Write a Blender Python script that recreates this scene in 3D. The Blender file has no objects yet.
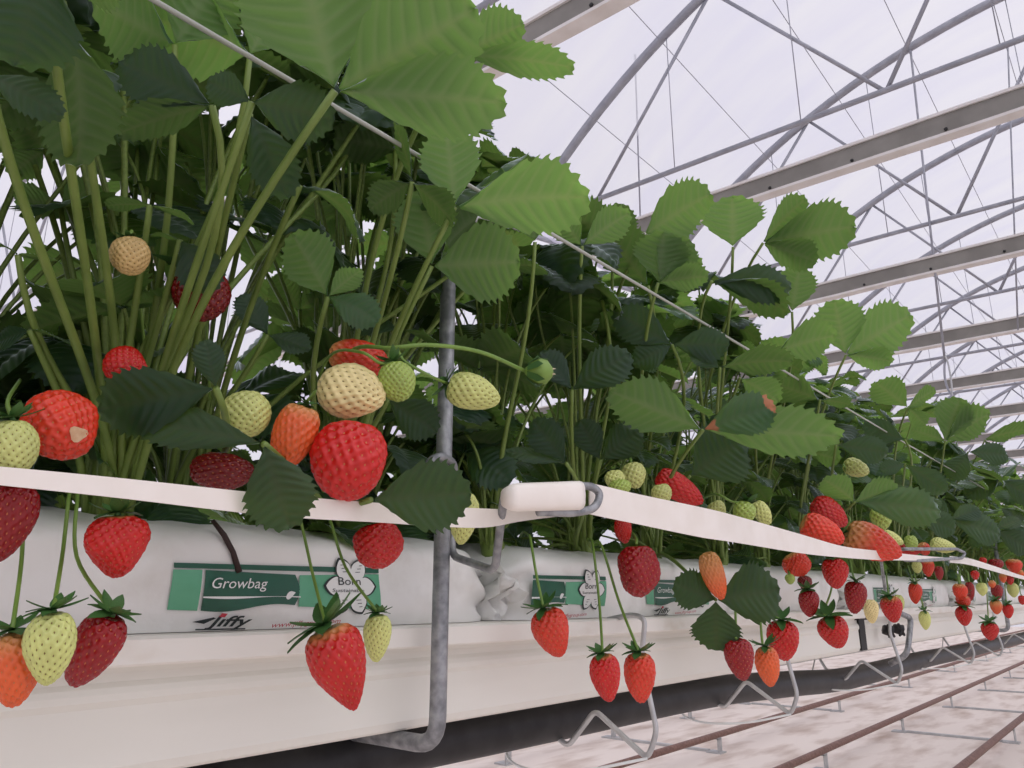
import bpy, math, random
import numpy as np
from mathutils import Vector, Matrix, noise

R = random.Random(7)
C = bpy.context.scene.collection
sc = bpy.context.scene
ZC = 1.35                       # eye height; the rails lie 1.2 m below it

# ------------------------------------------------------------------ camera
F_PX, VX, VY = 769.0, 1170.0, 598.0
pitch = math.atan((VY - 384) / F_PX)
psi = math.atan2(VX - 512, math.hypot(F_PX, VY - 384))
FW = Vector((math.cos(psi) * math.cos(pitch), math.sin(psi) * math.cos(pitch), math.sin(pitch)))
RT = Vector((math.sin(psi), -math.cos(psi), 0))
UP = RT.cross(FW)
EYE = Vector((0, 0, ZC))
cam_d = bpy.data.cameras.new('camera')
cam_d.sensor_width = 36
cam_d.lens = F_PX / 1024 * 36
cam_d.clip_start = 0.02
cam_d.clip_end = 300
cam = bpy.data.objects.new('camera', cam_d)
C.objects.link(cam)
M = Matrix((RT, UP, -FW)).transposed().to_4x4()
M.translation = EYE
cam.matrix_world = M
sc.camera = cam


def ray(x, y):
    return FW * F_PX + RT * (x - 512) + UP * (384 - y)


def atY(x, y, Y):
    r = ray(x, y)
    return EYE + r * (Y / r.y)


def atX(x, y, X):
    r = ray(x, y)
    return EYE + r * (X / r.x)


def px_size(P):
    return (P - EYE).dot(FW) / F_PX      # metres per pixel at P


# ------------------------------------------------------------------ materials
def mat(name, col, rough=.5, metal=0.0, spec=.5):
    m = bpy.data.materials.new(name)
    m.use_nodes = True
    b = m.node_tree.nodes['Principled BSDF']
    b.inputs['Base Color'].default_value = (*col, 1)
    b.inputs['Roughness'].default_value = rough
    b.inputs['Metallic'].default_value = metal
    b.inputs['Specular IOR Level'].default_value = spec
    return m


def nodes(m):
    return m.node_tree.nodes, m.node_tree.links, m.node_tree.nodes['Principled BSDF']


def mottled(name, c1, c2, scale, rough=.5, metal=0.0, bump=0.0, spec=.5, stretch=(1, 1, 1), lo=.35, hi=.65, detail=6):
    m = mat(name, c1, rough, metal, spec)
    n, l, b = nodes(m)
    tc = n.new('ShaderNodeTexCoord')
    mp = n.new('ShaderNodeMapping')
    mp.inputs['Scale'].default_value = stretch
    nz = n.new('ShaderNodeTexNoise')
    nz.inputs['Scale'].default_value = scale
    nz.inputs['Detail'].default_value = detail
    cr = n.new('ShaderNodeValToRGB')
    cr.color_ramp.elements[0].position = lo
    cr.color_ramp.elements[1].position = hi
    cr.color_ramp.elements[0].color = (*c1, 1)
    cr.color_ramp.elements[1].color = (*c2, 1)
    l.new(tc.outputs['Object'], mp.inputs['Vector'])
    l.new(mp.outputs[0], nz.inputs['Vector'])
    l.new(nz.outputs['Fac'], cr.inputs[0])
    l.new(cr.outputs[0], b.inputs['Base Color'])
    if bump:
        bp = n.new('ShaderNodeBump')
        bp.inputs['Strength'].default_value = bump
        bp.inputs['Distance'].default_value = .01
        l.new(nz.outputs['Fac'], bp.inputs['Height'])
        l.new(bp.outputs[0], b.inputs['Normal'])
    return m


MT = {}
MT['gutter'] = mottled('gutter_white', (.82, .81, .735), (.76, .75, .67), 4, .42, stretch=(.4, 1, 3))
MT['lip'] = mottled('lip_white', (.82, .80, .73), (.60, .52, .40), 26, .5, stretch=(.5, 1, 1), lo=.56, hi=.86)
MT['bag'] = mottled('bag_film', (.83, .83, .79), (.56, .54, .48), 22, .28, bump=.28, lo=.52, hi=.92)
MT['tape'] = mottled('tape_white', (.92, .87, .80), (.86, .80, .72), 30, .45)
MT['steel'] = mottled('galvanised_steel', (.20, .21, .22), (.40, .41, .42), 90, .5, .55, bump=.15)
MT['steel_light'] = mottled('galvanised_bright', (.46, .47, .47), (.60, .61, .60), 60, .45, .45)
MT['roofsteel'] = mottled('roof_steel', (.30, .31, .35), (.38, .39, .43), 9, .5, .3)
MT['beam'] = mottled('beam_paint', (.25, .24, .215), (.20, .19, .17), 5, .6)
MT['beam_edge'] = mottled('beam_flange', (.74, .72, .70), (.66, .63, .60), 7, .6)
MT['pipe'] = mottled('black_pipe', (.010, .010, .011), (.024, .024, .025), 30, .45, spec=.3)
MT['dark'] = mat('black_gap', (.012, .012, .012), .6)
MT['rail'] = mottled('rusty_rail', (.15, .075, .055), (.24, .13, .10), 40, .6, bump=.2)
MT['plate'] = mottled('support_plate', (.42, .42, .42), (.52, .52, .51), 20, .55, .2)
MT['floor'] = mottled('floor_dust', (.80, .71, .64), (.42, .30, .23), 2.6, .85, bump=.3, lo=.46, hi=.80, detail=10, stretch=(.5, 1.6, 1))
MT['wire'] = mat('clear_string', (.42, .44, .38), .15)
MT['green_dk'] = mottled('print_dark_green', (.012, .085, .05), (.016, .11, .065), 40, .4)
MT['green_lt'] = mottled('print_light_green', (.10, .36, .20), (.13, .42, .25), 25, .4)
MT['ink'] = mat('print_black', (.014, .022, .022), .45)
MT['ink_white'] = mat('print_white', (.78, .80, .77), .4)
MT['ink_red'] = mat('print_red', (.48, .03, .05), .45)
MT['brown'] = mat('dried_brown', (.36, .14, .06), .7)
MT['scar'] = mottled('berry_scar', (.72, .50, .30), (.62, .36, .20), 300, .6)
MT['sepal'] = mottled('sepal_green', (.035, .11, .022), (.06, .16, .035), 60, .5)
MT['petal'] = mat('petal_cream', (.62, .55, .34), .6)
MT['runner'] = mat('dry_runner', (.035, .016, .012), .6)


def stem_material(name, c1, c2):
    m = mottled(name, c1, c2, 30, .45)
    return m


MT['stalk'] = stem_material('leaf_stalk_green', (.125, .195, .034), (.185, .265, .055))
MT['fruit_stalk'] = stem_material('fruit_stalk_green', (.14, .25, .04), (.20, .33, .06))


def leaf_material(name, top, under, trans, tw=.5, gl=.10):
    m = bpy.data.materials.new(name)
    m.use_nodes = True
    n, l = m.node_tree.nodes, m.node_tree.links
    n.clear()
    out = n.new('ShaderNodeOutputMaterial')
    geo = n.new('ShaderNodeNewGeometry')
    at = n.new('ShaderNodeAttribute')
    at.attribute_name = 'vein'
    oi = n.new('ShaderNodeObjectInfo')
    # colour of the two faces, veins paler on the underside
    v1 = n.new('ShaderNodeMix'); v1.data_type = 'RGBA'
    v1.inputs['A'].default_value = (*top, 1)
    v1.inputs['B'].default_value = (top[0] * 1.7, top[1] * 1.5, top[2] * 1.5, 1)
    v2 = n.new('ShaderNodeMix'); v2.data_type = 'RGBA'
    v2.inputs['A'].default_value = (*under, 1)
    v2.inputs['B'].default_value = (under[0] * 1.5, under[1] * 1.35, under[2] * 1.6, 1)
    side = n.new('ShaderNodeMix'); side.data_type = 'RGBA'
    l.new(at.outputs['Fac'], v1.inputs['Factor'])
    l.new(at.outputs['Fac'], v2.inputs['Factor'])
    l.new(geo.outputs['Backfacing'], side.inputs['Factor'])
    l.new(v1.outputs['Result'], side.inputs['A'])
    l.new(v2.outputs['Result'], side.inputs['B'])
    # per-leaf variation, with canopy light and shade put into the tone
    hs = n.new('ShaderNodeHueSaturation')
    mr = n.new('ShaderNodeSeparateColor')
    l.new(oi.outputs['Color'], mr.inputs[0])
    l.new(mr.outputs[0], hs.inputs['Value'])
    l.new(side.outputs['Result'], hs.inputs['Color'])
    df = n.new('ShaderNodeBsdfDiffuse')
    l.new(hs.outputs[0], df.inputs['Color'])
    tv = n.new('ShaderNodeMix'); tv.data_type = 'RGBA'
    tv.inputs['A'].default_value = (*trans, 1)
    tv.inputs['B'].default_value = (min(1, trans[0] * 1.1), trans[1] * .86, trans[2] * .9, 1)
    l.new(at.outputs['Fac'], tv.inputs['Factor'])
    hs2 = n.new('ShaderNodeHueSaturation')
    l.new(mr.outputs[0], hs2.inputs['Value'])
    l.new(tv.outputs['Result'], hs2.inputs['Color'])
    tr = n.new('ShaderNodeBsdfTranslucent')
    l.new(hs2.outputs[0], tr.inputs['Color'])
    mx = n.new('ShaderNodeMixShader')
    mx.inputs[0].default_value = tw
    l.new(df.outputs[0], mx.inputs[1])
    l.new(tr.outputs[0], mx.inputs[2])
    gls = n.new('ShaderNodeBsdfGlossy')
    gls.inputs['Color'].default_value = (.85, .95, .95, 1)
    gls.inputs['Roughness'].default_value = .42
    fr = n.new('ShaderNodeFresnel')
    fr.inputs['IOR'].default_value = 1.36
    # the underside is matt and hairy, the upper side waxy
    w = n.new('ShaderNodeMath'); w.operation = 'MULTIPLY'
    inv = n.new('ShaderNodeMath'); inv.operation = 'SUBTRACT'
    inv.inputs[0].default_value = 1.0
    l.new(geo.outputs['Backfacing'], inv.inputs[1])
    l.new(fr.outputs[0], w.inputs[0])
    l.new(inv.outputs[0], w.inputs[1])
    mx2 = n.new('ShaderNodeMixShader')
    l.new(w.outputs[0], mx2.inputs[0])
    l.new(mx.outputs[0], mx2.inputs[1])
    l.new(gls.outputs[0], mx2.inputs[2])
    l.new(mx2.outputs[0], out.inputs['Surface'])
    return m


MT['leaf'] = leaf_material('strawberry_leaf', (.018, .060, .028), (.16, .26, .11), (.30, .55, .10), .47)


def berry_material():
    m = mat('berry_skin', (.5, .02, .01), .28)
    n, l, b = nodes(m)
    oi = n.new('ShaderNodeObjectInfo')
    at = n.new('ShaderNodeAttribute'); at.attribute_name = 'along'
    # alpha of the object's colour = how far the pale shoulder reaches
    rg = n.new('ShaderNodeMapRange'); rg.interpolation_type = 'SMOOTHSTEP'
    l.new(at.outputs['Fac'], rg.inputs['Value'])
    rg.inputs['From Min'].default_value = 0.0
    l.new(oi.outputs['Alpha'], rg.inputs['From Max'])
    pale = n.new('ShaderNodeMix'); pale.data_type = 'RGBA'
    pale.inputs['A'].default_value = (.62, .30, .10, 1)
    l.new(rg.outputs[0], pale.inputs['Factor'])
    nz = n.new('ShaderNodeTexNoise')
    nz.inputs['Scale'].default_value = 3.0
    tc = n.new('ShaderNodeTexCoord')
    l.new(tc.outputs['Object'], nz.inputs['Vector'])
    hs = n.new('ShaderNodeHueSaturation')
    mr = n.new('ShaderNodeMapRange')
    mr.inputs['To Min'].default_value = .75
    mr.inputs['To Max'].default_value = 1.25
    l.new(nz.outputs['Fac'], mr.inputs['Value'])
    l.new(mr.outputs[0], hs.inputs['Value'])
    l.new(oi.outputs['Color'], hs.inputs['Color'])
    l.new(hs.outputs[0], pale.inputs['B'])
    l.new(pale.outputs['Result'], b.inputs['Base Color'])
    b.inputs['Roughness'].default_value = .2
    b.inputs['Specular IOR Level'].default_value = .5
    return m


MT['berry'] = berry_material()
MT['seed_ripe'] = mat('seed_yellow', (.55, .16, .035), .4)
MT['seed_pale'] = mat('seed_olive', (.20, .14, .03), .45)


# ------------------------------------------------------------------ mesh helpers
class MB:
    def __init__(s):
        s.v, s.f, s.mi = [], [], []

    def add(s, vs, fs, mi=0):
        o = len(s.v)
        s.v += [tuple(p) for p in vs]
        s.f += [tuple(i + o for i in q) for q in fs]
        s.mi += [mi] * len(fs)

    def box(s, a, b, mi=0):
        x0, y0, z0 = a
        x1, y1, z1 = b
        s.add([(x0, y0, z0), (x1, y0, z0), (x1, y1, z0), (x0, y1, z0), (x0, y0, z1), (x1, y0, z1), (x1, y1, z1), (x0, y1, z1)],
              [(0, 3, 2, 1), (4, 5, 6, 7), (0, 1, 5, 4), (1, 2, 6, 5), (2, 3, 7, 6), (3, 0, 4, 7)], mi)

    def tube(s, pts, r, n=8, mi=0, cap=True):
        pts = [Vector(p) for p in pts]
        k = len(pts)
        rs = r if isinstance(r, (list, tuple)) else [r] * k
        t0 = (pts[1] - pts[0]).normalized()
        a = t0.orthogonal().normalized()
        vs, fs = [], []
        for i in range(k):
            t = (pts[min(i + 1, k - 1)] - pts[max(i - 1, 0)]).normalized()
            a = (a - t * a.dot(t))
            a = a.normalized() if a.length > 1e-6 else t.orthogonal().normalized()
            b = t.cross(a)
            for j in range(n):
                q = 2 * math.pi * j / n
                vs.append(pts[i] + (a * math.cos(q) + b * math.sin(q)) * rs[i])
        for i in range(k - 1):
            for j in range(n):
                fs.append((i * n + j, i * n + (j + 1) % n, (i + 1) * n + (j + 1) % n, (i + 1) * n + j))
        if cap:
            fs.append(tuple(reversed(range(n))))
            fs.append(tuple((k - 1) * n + j for j in range(n)))
        s.add(vs, fs, mi)

    def mesh(s, name, mats, smooth=True):
        me = bpy.data.meshes.new(name)
        me.from_pydata(s.v, [], s.f)
        for m in mats:
            me.materials.append(m)
        if len(mats) > 1:
            me.polygons.foreach_set('material_index', s.mi)
        if smooth:
            me.polygons.foreach_set('use_smooth', [True] * len(s.f))
        me.update()
        return me

    def build(s, name, mats, parent=None, smooth=True):
        if not isinstance(mats, (list, tuple)):
            mats = [mats]
        return link(name, s.mesh(name, mats, smooth), parent)


def link(name, data, parent=None):
    o = bpy.data.objects.new(name, data)
    C.objects.link(o)
    if parent is not None:
        o.parent = parent
        o.matrix_parent_inverse = Matrix.Identity(4)
    return o


def tag(o, label, cat, group=None, kind=None):
    o['label'] = label
    o['category'] = cat
    if group:
        o['group'] = group
    if kind:
        o['kind'] = kind
    return o


def empty(name, loc=(0, 0, 0)):
    o = bpy.data.objects.new(name, None)
    o.empty_display_size = .05
    C.objects.link(o)
    o.location = loc
    return o


def struct(o, label=None, cat=None):
    o['kind'] = 'structure'
    if label:
        o['label'] = label
        o['category'] = cat
    return o


def rounded(pts, r=.01, n=5):
    """polyline with its corners rounded"""
    pts = [Vector(p) for p in pts]
    out = [pts[0]]
    for i in range(1, len(pts) - 1):
        a, b, c = pts[i - 1], pts[i], pts[i + 1]
        d1 = min(r, (a - b).length * .48)
        d2 = min(r, (c - b).length * .48)
        p, q = b + (a - b).normalized() * d1, b + (c - b).normalized() * d2
        for k in range(n + 1):
            t = k / n
            out.append(p * (1 - t) ** 2 + b * 2 * t * (1 - t) + q * t * t)
    out.append(pts[-1])
    return out


def bezier(a, b, c, d, n=10):
    out = []
    for i in range(n + 1):
        t = i / n
        out.append(a * (1 - t) ** 3 + b * 3 * t * (1 - t) ** 2 + c * 3 * t * t * (1 - t) + d * t ** 3)
    return out


def catmull(P, n=6):
    P = [Vector(p) for p in P]
    P = [P[0] * 2 - P[1]] + P + [P[-1] * 2 - P[-2]]
    out = []
    for i in range(1, len(P) - 2):
        for k in range(n):
            t = k / n
            a, b, c, d = P[i - 1], P[i], P[i + 1], P[i + 2]
            out.append(.5 * ((2 * b) + (c - a) * t + (2 * a - 5 * b + 4 * c - d) * t * t + (3 * b - a - 3 * c + d) * t ** 3))
    out.append(P[-2])
    return out


# ------------------------------------------------------------------ setting: ground, film roof, far film walls
X0, X1, YL, YR = -8.0, 46.0, -10.06, 23.74
b = MB()
b.box((X0, YL, -.06), (X1, YR, 0))
struct(b.build('floor', MT['floor'], smooth=False))

BAY, HALF, YC0 = 9.66, 4.83, -.4
RAD, APEX = 6.4, 5.83 + ZC


def arch_z(dy):
    return APEX - RAD + math.sqrt(RAD * RAD - dy * dy)


def film_material():
    m = bpy.data.materials.new('polythene_film')
    m.use_nodes = True
    n, l = m.node_tree.nodes, m.node_tree.links
    n.clear()
    out = n.new('ShaderNodeOutputMaterial')
    tp = n.new('ShaderNodeBsdfTransparent')
    tl = n.new('ShaderNodeBsdfTranslucent')
    tc = n.new('ShaderNodeTexCoord')
    mp = n.new('ShaderNodeMapping')
    mp.inputs['Scale'].default_value = (2.2, .5, .5)
    nz = n.new('ShaderNodeTexNoise')
    nz.inputs['Scale'].default_value = 1.3
    nz.inputs['Detail'].default_value = 5
    cr = n.new('ShaderNodeValToRGB')
    cr.color_ramp.elements[0].color = (.90, .885, .99, 1)
    cr.color_ramp.elements[1].color = (.975, .96, 1, 1)
    cr.color_ramp.elements[0].position = .3
    cr.color_ramp.elements[1].position = .7
    mx = n.new('ShaderNodeMixShader')
    mx.inputs[0].default_value = .35
    l.new(tc.outputs['Object'], mp.inputs[0])
    l.new(mp.outputs[0], nz.inputs['Vector'])
    l.new(nz.outputs['Fac'], cr.inputs[0])
    l.new(cr.outputs[0], tp.inputs['Color'])
    l.new(cr.outputs[0], tl.inputs['Color'])
    l.new(tp.outputs[0], mx.inputs[1])
    l.new(tl.outputs[0], mx.inputs[2])
    l.new(mx.outputs[0], out.inputs['Surface'])
    return m


MT['film'] = film_material()
b = MB()
for k in (-1, 0, 1, 2):
    yc = YC0 + k * BAY
    prof = [(yc - HALF + 2 * HALF * i / 28) for i in range(29)]
    vs, fs = [], []
    xs = [X0 + (X1 - X0) * i / 24 for i in range(25)]
    for x in xs:
        for y in prof:
            vs.append((x, y, arch_z(y - yc) + .035))
    for i in range(24):
        for j in range(28):
            fs.append((i * 29 + j, i * 29 + j + 1, (i + 1) * 29 + j + 1, (i + 1) * 29 + j))
    b.add(vs, fs)
struct(b.build('ceiling', MT['film']))
ZE = arch_z(HALF) + .035
for nm, a, c in (('wall_left', (X0, YR), (X1, YR)), ('wall_right', (X0, YL), (X1, YL))):
    b = MB()
    b.add([(a[0], a[1], 0), (c[0], c[1], 0), (c[0], c[1], ZE), (a[0], a[1], ZE)], [(0, 1, 2, 3)])
    struct(b.build(nm, MT['film'], smooth=False))
for nm, x in (('wall_back', X0), ('wall_front', X1)):
    b = MB()
    for k in (-1, 0, 1, 2):
        yc = YC0 + k * BAY
        ys = [yc - HALF + 2 * HALF * i / 28 for i in range(29)]
        vs = [(x, y, 0) for y in ys] + [(x, y, arch_z(y - yc) + .035) for y in ys]
        b.add(vs, [(i, i + 1, 29 + i + 1, 29 + i) for i in range(28)])
    struct(b.build(nm, MT['film'], smooth=False))

# ------------------------------------------------------------------ roof steel: trusses and cross beams
BX = [.4864 + 2.512 * k for k in range(0, 13)]
TIE_Z = 3.60 + ZC
ORD = ['', 'second', 'third', 'fourth', 'fifth', 'sixth', 'seventh']
for i, x in enumerate(BX[1:]):
    n_ = i + 1
    t = empty('roof_truss', (x, YC0, TIE_Z))
    off = Vector((-x, -YC0, -TIE_Z))
    for bay in (0, 1):
        yc = YC0 + bay * BAY
        a = MB()
        a.tube([Vector((x, yc - HALF + .05 + (2 * HALF - .1) * j / 40, arch_z(-HALF + .05 + (2 * HALF - .1) * j / 40) - .01)) + off for j in range(41)], .044, 8)
        a.build('arch', MT['roofsteel'], t)
        a = MB()
        w = HALF - .02
        a.tube([Vector((x, yc - w, TIE_Z)) + off, Vector((x, yc + w, TIE_Z)) + off], .023, 8)
        a.build('tie_rod', MT['roofsteel'], t)
        # zigzag braces, nodes every 1.28 m
        nd = [(-3.72, 0), (-2.44, 1), (-1.17, 0), (.1, 1), (1.38, 0), (2.65, 1), (3.93, 0)]
        for (y1, u1), (y2, u2) in zip(nd[:-1], nd[1:]):
            a = MB()
            p = Vector((x + .02, yc + y1, arch_z(y1) - .02 if u1 else TIE_Z)) + off
            q = Vector((x + .02, yc + y2, arch_z(y2) - .02 if u2 else TIE_Z)) + off
            a.tube([p, q], .017, 6)
            a.build('brace', MT['roofsteel'], t)
        if n_ < 8:
            for yy in (-2.6, .65, 2.0, 3.1):
                a = MB()
                a.tube([Vector((x, yc + yy, arch_z(yy))) + off, Vector((x, yc + yy, TIE_Z)) + off], .0045, 5)
                a.build('drop_wire', MT['roofsteel'], t)
    place = ['', 'over the leafy canopy at the top left', 'crossing above the tallest leaves on the right',
             'behind the second grey beam', 'behind the third grey beam', 'behind the fourth grey beam', 'behind the fifth grey beam']
    if 0 < i < 7:
        tag(t, 'curved grey steel roof truss with zigzag braces, ' + place[i], 'roof truss', 'roof trusses')
    elif i == 0:
        tag(t, 'curved grey steel roof truss nearest the viewer, mostly beyond the frame', 'roof truss', 'roof trusses')
    else:
        tag(t, 'small curved roof truss receding in the distant end of the greenhouse', 'roof truss', 'roof trusses')

beam_labels = ['broad pale beam crossing the top edge of the leaves at upper left',
               'widest grey cross beam with wavy pale edges spanning the upper right',
               'grey cross beam just below the widest beam, behind a vertical hanging wire',
               'cross beam level with the hook of the hanging wire',
               'thin cross beam just above the lowest row of leaves at right',
               'thinnest cross beam resolved just over the far end of the crop']
for i, x in enumerate(BX[1:]):
    t = empty('cross_beam', (x, YC0, 3.06 + ZC))
    a = MB()
    w0, w1 = -HALF + .03 , BAY + HALF - .03
    a.box((-.035, w0, .018), (.035, w1, .170))
    a.build('web', MT['beam'], t, smooth=False)
    for zz in (0, .165):
        a = MB()
        N = 60
        vs, fs = [], []
        for j in range(N + 1):
            y = w0 + (w1 - w0) * j / N
            e = .010 * noise.noise((y * 1.3, x, zz * 9))
            lo, hi = zz + e, zz + .022 + e
            for (dx, z) in ((-.05, lo), (.05, lo), (.05, hi), (-.05, hi)):
                vs.append((dx, y, z))
        for j in range(N):
            for q in range(4):
                fs.append((j * 4 + q, j * 4 + (q + 1) % 4, (j + 1) * 4 + (q + 1) % 4, (j + 1) * 4 + q))
        fs += [(3, 2, 1, 0), (N * 4, N * 4 + 1, N * 4 + 2, N * 4 + 3)]
        a.add(vs, fs)
        a.build('flange', MT['beam_edge'], t, smooth=False)
    if i < 3:
        for y in [-.2 + .62 * k for k in range(10)]:
            a = MB()
            a.tube([(-.033, y, .05), (-.045, y, .05)], .012, 8)
            a.build('bolt', MT['dark'], t)
    tag(t, beam_labels[i] if i < 6 else 'small pale cross beam receding far down the greenhouse', 'roof beam', 'cross beams')

# strings stretched lengthwise under the film
for k, (y, dy) in enumerate([(-1.6, 0), (-.75, 0), (-.68, 0), (.35, 0), (1.15, 0), (1.9, 0), (2.75, 0), (3.5, 0)]):
    a = MB()
    z = arch_z(y - YC0) - .05
    a.tube([(0, 0, 0), (X1 - 2, 0, 0)], .004, 5)
    o = a.build('film_wire', MT['roofsteel'])
    o.location = (1, y, z)
    tag(o, 'thin wire stretched lengthwise under the roof film', 'wire', 'lengthwise film wires')

# vertical hanging wires with hook
hang = [((905, 0), (945, 362), 8.0, .011, 'vertical grey hanging wire ending in a hook, in front of the beams at right'),
        ((1004, -60), (1018, 330), 8.6, .008, 'vertical hanging wire at the right edge of the picture'),
        ((632, -40), (641, 240), 6.2, .008, 'vertical hanging wire passing the arch above the leftmost peak of leaves')]
for (p, q, X, r, lab) in hang:
    P, Q = atX(*p, X), atX(*q, X)
    d = (P - Q).normalized()
    P = Q + d * ((APEX - .25 - Q.z) / d.z)
    t = empty('hanging_wire', Q)
    a = MB()
    a.tube([P - Q, (0, 0, 0)], r, 6)
    a.build('wire', MT['roofsteel'], t)
    if X == 8.0:
        a = MB()
        pts = [(0, 0, 0), (0, .012, -.05), (0, .022, -.16), (0, .012, -.26), (0, -.012, -.34), (0, .016, -.42), (0, .01, -.62), (0, .01, -1.0)]
        a.tube(catmull(pts, 5), .010, 6)
        a.build('hook', MT['roofsteel'], t)
        a = MB()
        a.tube(catmull([(0, -.008, .06), (0, -.025, -.03), (0, -.025, -.22), (0, -.012, -.36)], 5), .008, 6)
        a.build('hook', MT['steel_light'], t)
    tag(t, lab, 'hanging wire', 'hanging wires')

# ------------------------------------------------------------------ floor rails on supports
rails = [(1.40, 'rusty brown pipe rail closest to the right corner of the floor'),
         (2.40, 'rusty brown pipe rail in the middle of the visible floor'),
         (3.39, 'rusty brown pipe rail that meets the lowest wire bracket on the floor'),
         (4.55, 'rusty brown pipe rail farthest back, seen just under the black pipe')]
RZ = ZC - 1.2
for i, (y, lab) in enumerate(rails):
    t = empty('floor_rail', (0, y, RZ))
    a = MB()
    a.tube([(1 + k, 0, 0) for k in range(44)], .028, 10)
    a.build('rail', MT['rail'], t)
    for k in range(14):
        x = (6.9, 6.9, 7.05, 5.45)[i] + (2.42, 2.42, 3.4, 1.65)[i] * (k - 1)
        if x < 1.5 or x > 40:
            continue
        a = MB()
        hgt = RZ - .012
        a.box((x - .04, -.02, -hgt + .0), (x + .04, -.012, -.005))
        a.box((x - .04, -.02, -.034), (x + .04, .02, -.028))
        a.box((x - .06, -.05, -hgt - .012), (x + .06, .09, -hgt))
        a.build('support', MT['plate'], t, smooth=False)
    tag(t, lab, 'rail', 'rails on the greenhouse floor')
for k in range(9):
    for (ya, yb) in ((1.40, 2.40), (3.39, 4.55)):
        x = (6.9 if ya < 2 else 7.05) + (2.42 if ya < 2 else 3.4) * (k - 1)
        a = MB()
        a.box((-.022, .09, 0), (.022, yb - ya - .05, .02))
        o = a.build('floor_crossbar', MT['plate'], smooth=False)
        o.location = (x, ya, .001)
        tag(o, 'flat metal bar lying on the floor between two rail supports', 'bar', 'crossbars between rails')

# ------------------------------------------------------------------ gutter sections (bench)
GY = .50
prof = [(0, -.0225), (-.009, -.0225), (-.011, -.0245), (-.011, -.0385), (-.009, -.040), (.006, -.041), (.008, -.0445), (.008, -.0495), (.0055, -.0525),
        (.004, -.056), (.004, -.060), (.0065, -.064), (.006, -.098), (.009, -.104), (.014, -.1065), (.09, -.1065), (.105, -.098), (.145, -.098), (.16, -.1065),
        (.236, -.1065), (.241, -.104), (.244, -.098), (.244, -.060), (.242, -.041), (.261, -.040), (.261, -.0225), (.25, -.0225)]


def gutter(xa, xb, label):
    t = empty('gutter_section', (xa, GY, ZC - .1065))
    n = len(prof)
    N = 40
    vs, fs = [], []
    for i in range(N + 1):
        x = (xb - xa) * i / N
        for (y, z) in prof:
            vs.append((x, y, z + .1065))
    for i in range(N):
        for j in range(n):
            fs.append((i * n + j, (i + 1) * n + j, (i + 1) * n + (j + 1) % n, i * n + (j + 1) % n))
    a = MB()
    lipj = {n - 1, 0, 1, 2, 3, 4}
    for i in range(N):
        pass
    a.add(vs, fs)
    a.mi = [1 if (k % n) in lipj else 0 for k in range(len(fs))]
    a.add([vs[j] for j in range(n)], [tuple(range(n))], 0)
    a.add([vs[N * n + j] for j in range(n)], [tuple(reversed(range(n)))], 0)
    me = a.mesh('channel', [MT['gutter'], MT['lip']], False)
    o = link('channel', me, t)
    tag(t, label, 'gutter', 'white growing gutter')
    return t


g1 = gutter(-.9, 1.735, 'near white plastic gutter section carrying the printed growbags')
g2 = gutter(1.778, 8.0, 'far white plastic gutter section beyond the black joint gap')
g3 = gutter(8.02, 20.0, 'most distant white gutter section vanishing at the right edge')
# black gasket in the joint plus its end cover
a = MB()
a.box((.002, 0, 0), (.040, .236, .075))
a.box((-.016, -.006, .060), (.050, .02, .083))
t = a.build('joint_gasket', MT['dark'], smooth=False)
t.location = (1.7355, GY + .004, ZC - .104)
tag(t, 'black gasket in the gap between two white gutter sections', 'gasket')

# ------------------------------------------------------------------ black pipe under the gutter
PY = .588
pp = [(-1.0, -.150), (.2, -.136), (.787, -.139), (1.2, -.143), (1.55, -.158), (1.9, -.173), (2.6, -.173), (3.1, -.178), (4.5, -.185), (7, -.185), (12, -.18), (20, -.18)]
a = MB()
a.tube(catmull([(x + 1, 0, z + .15) for x, z in pp], 6), .0235, 16)
o = a.build('drain_pipe', MT['pipe'])
o.location = (-1.0, PY, ZC - .15)
tag(o, 'black rubber pipe running under the white gutter', 'pipe')
a = MB()
a.tube([(0, 0, 0), (17, 0, 0)], .012, 8)
o = a.build('thin_pipe', MT['steel_light'])
o.location = (1.76, .70, ZC - .135)
tag(o, 'thin pale pipe under the far gutter, behind the black pipe', 'pipe')


# ------------------------------------------------------------------ growbags with print
def bag_front(x, z, seed):
    """y of the bag front at height z (camera relative) and x along the bag (0..1)"""
    t = (z + .022) / .082
    y = .515 - .006 * math.sin(math.pi * max(0, min(1, t)) ** .8)
    if t > .72:
        y += .055 * ((t - .72) / .28) ** 2
    y += .0030 * noise.noise((x * 12 + seed * 9, z * 24, seed)) + .0012 * noise.noise((x * 36 + seed, z * 30, 3.1))
    y += .0026 * (abs(noise.noise((x * 9 + z * 14 + seed * 3, z * 10 - x * 4, 7.7))) ** .6)
    return y


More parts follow.
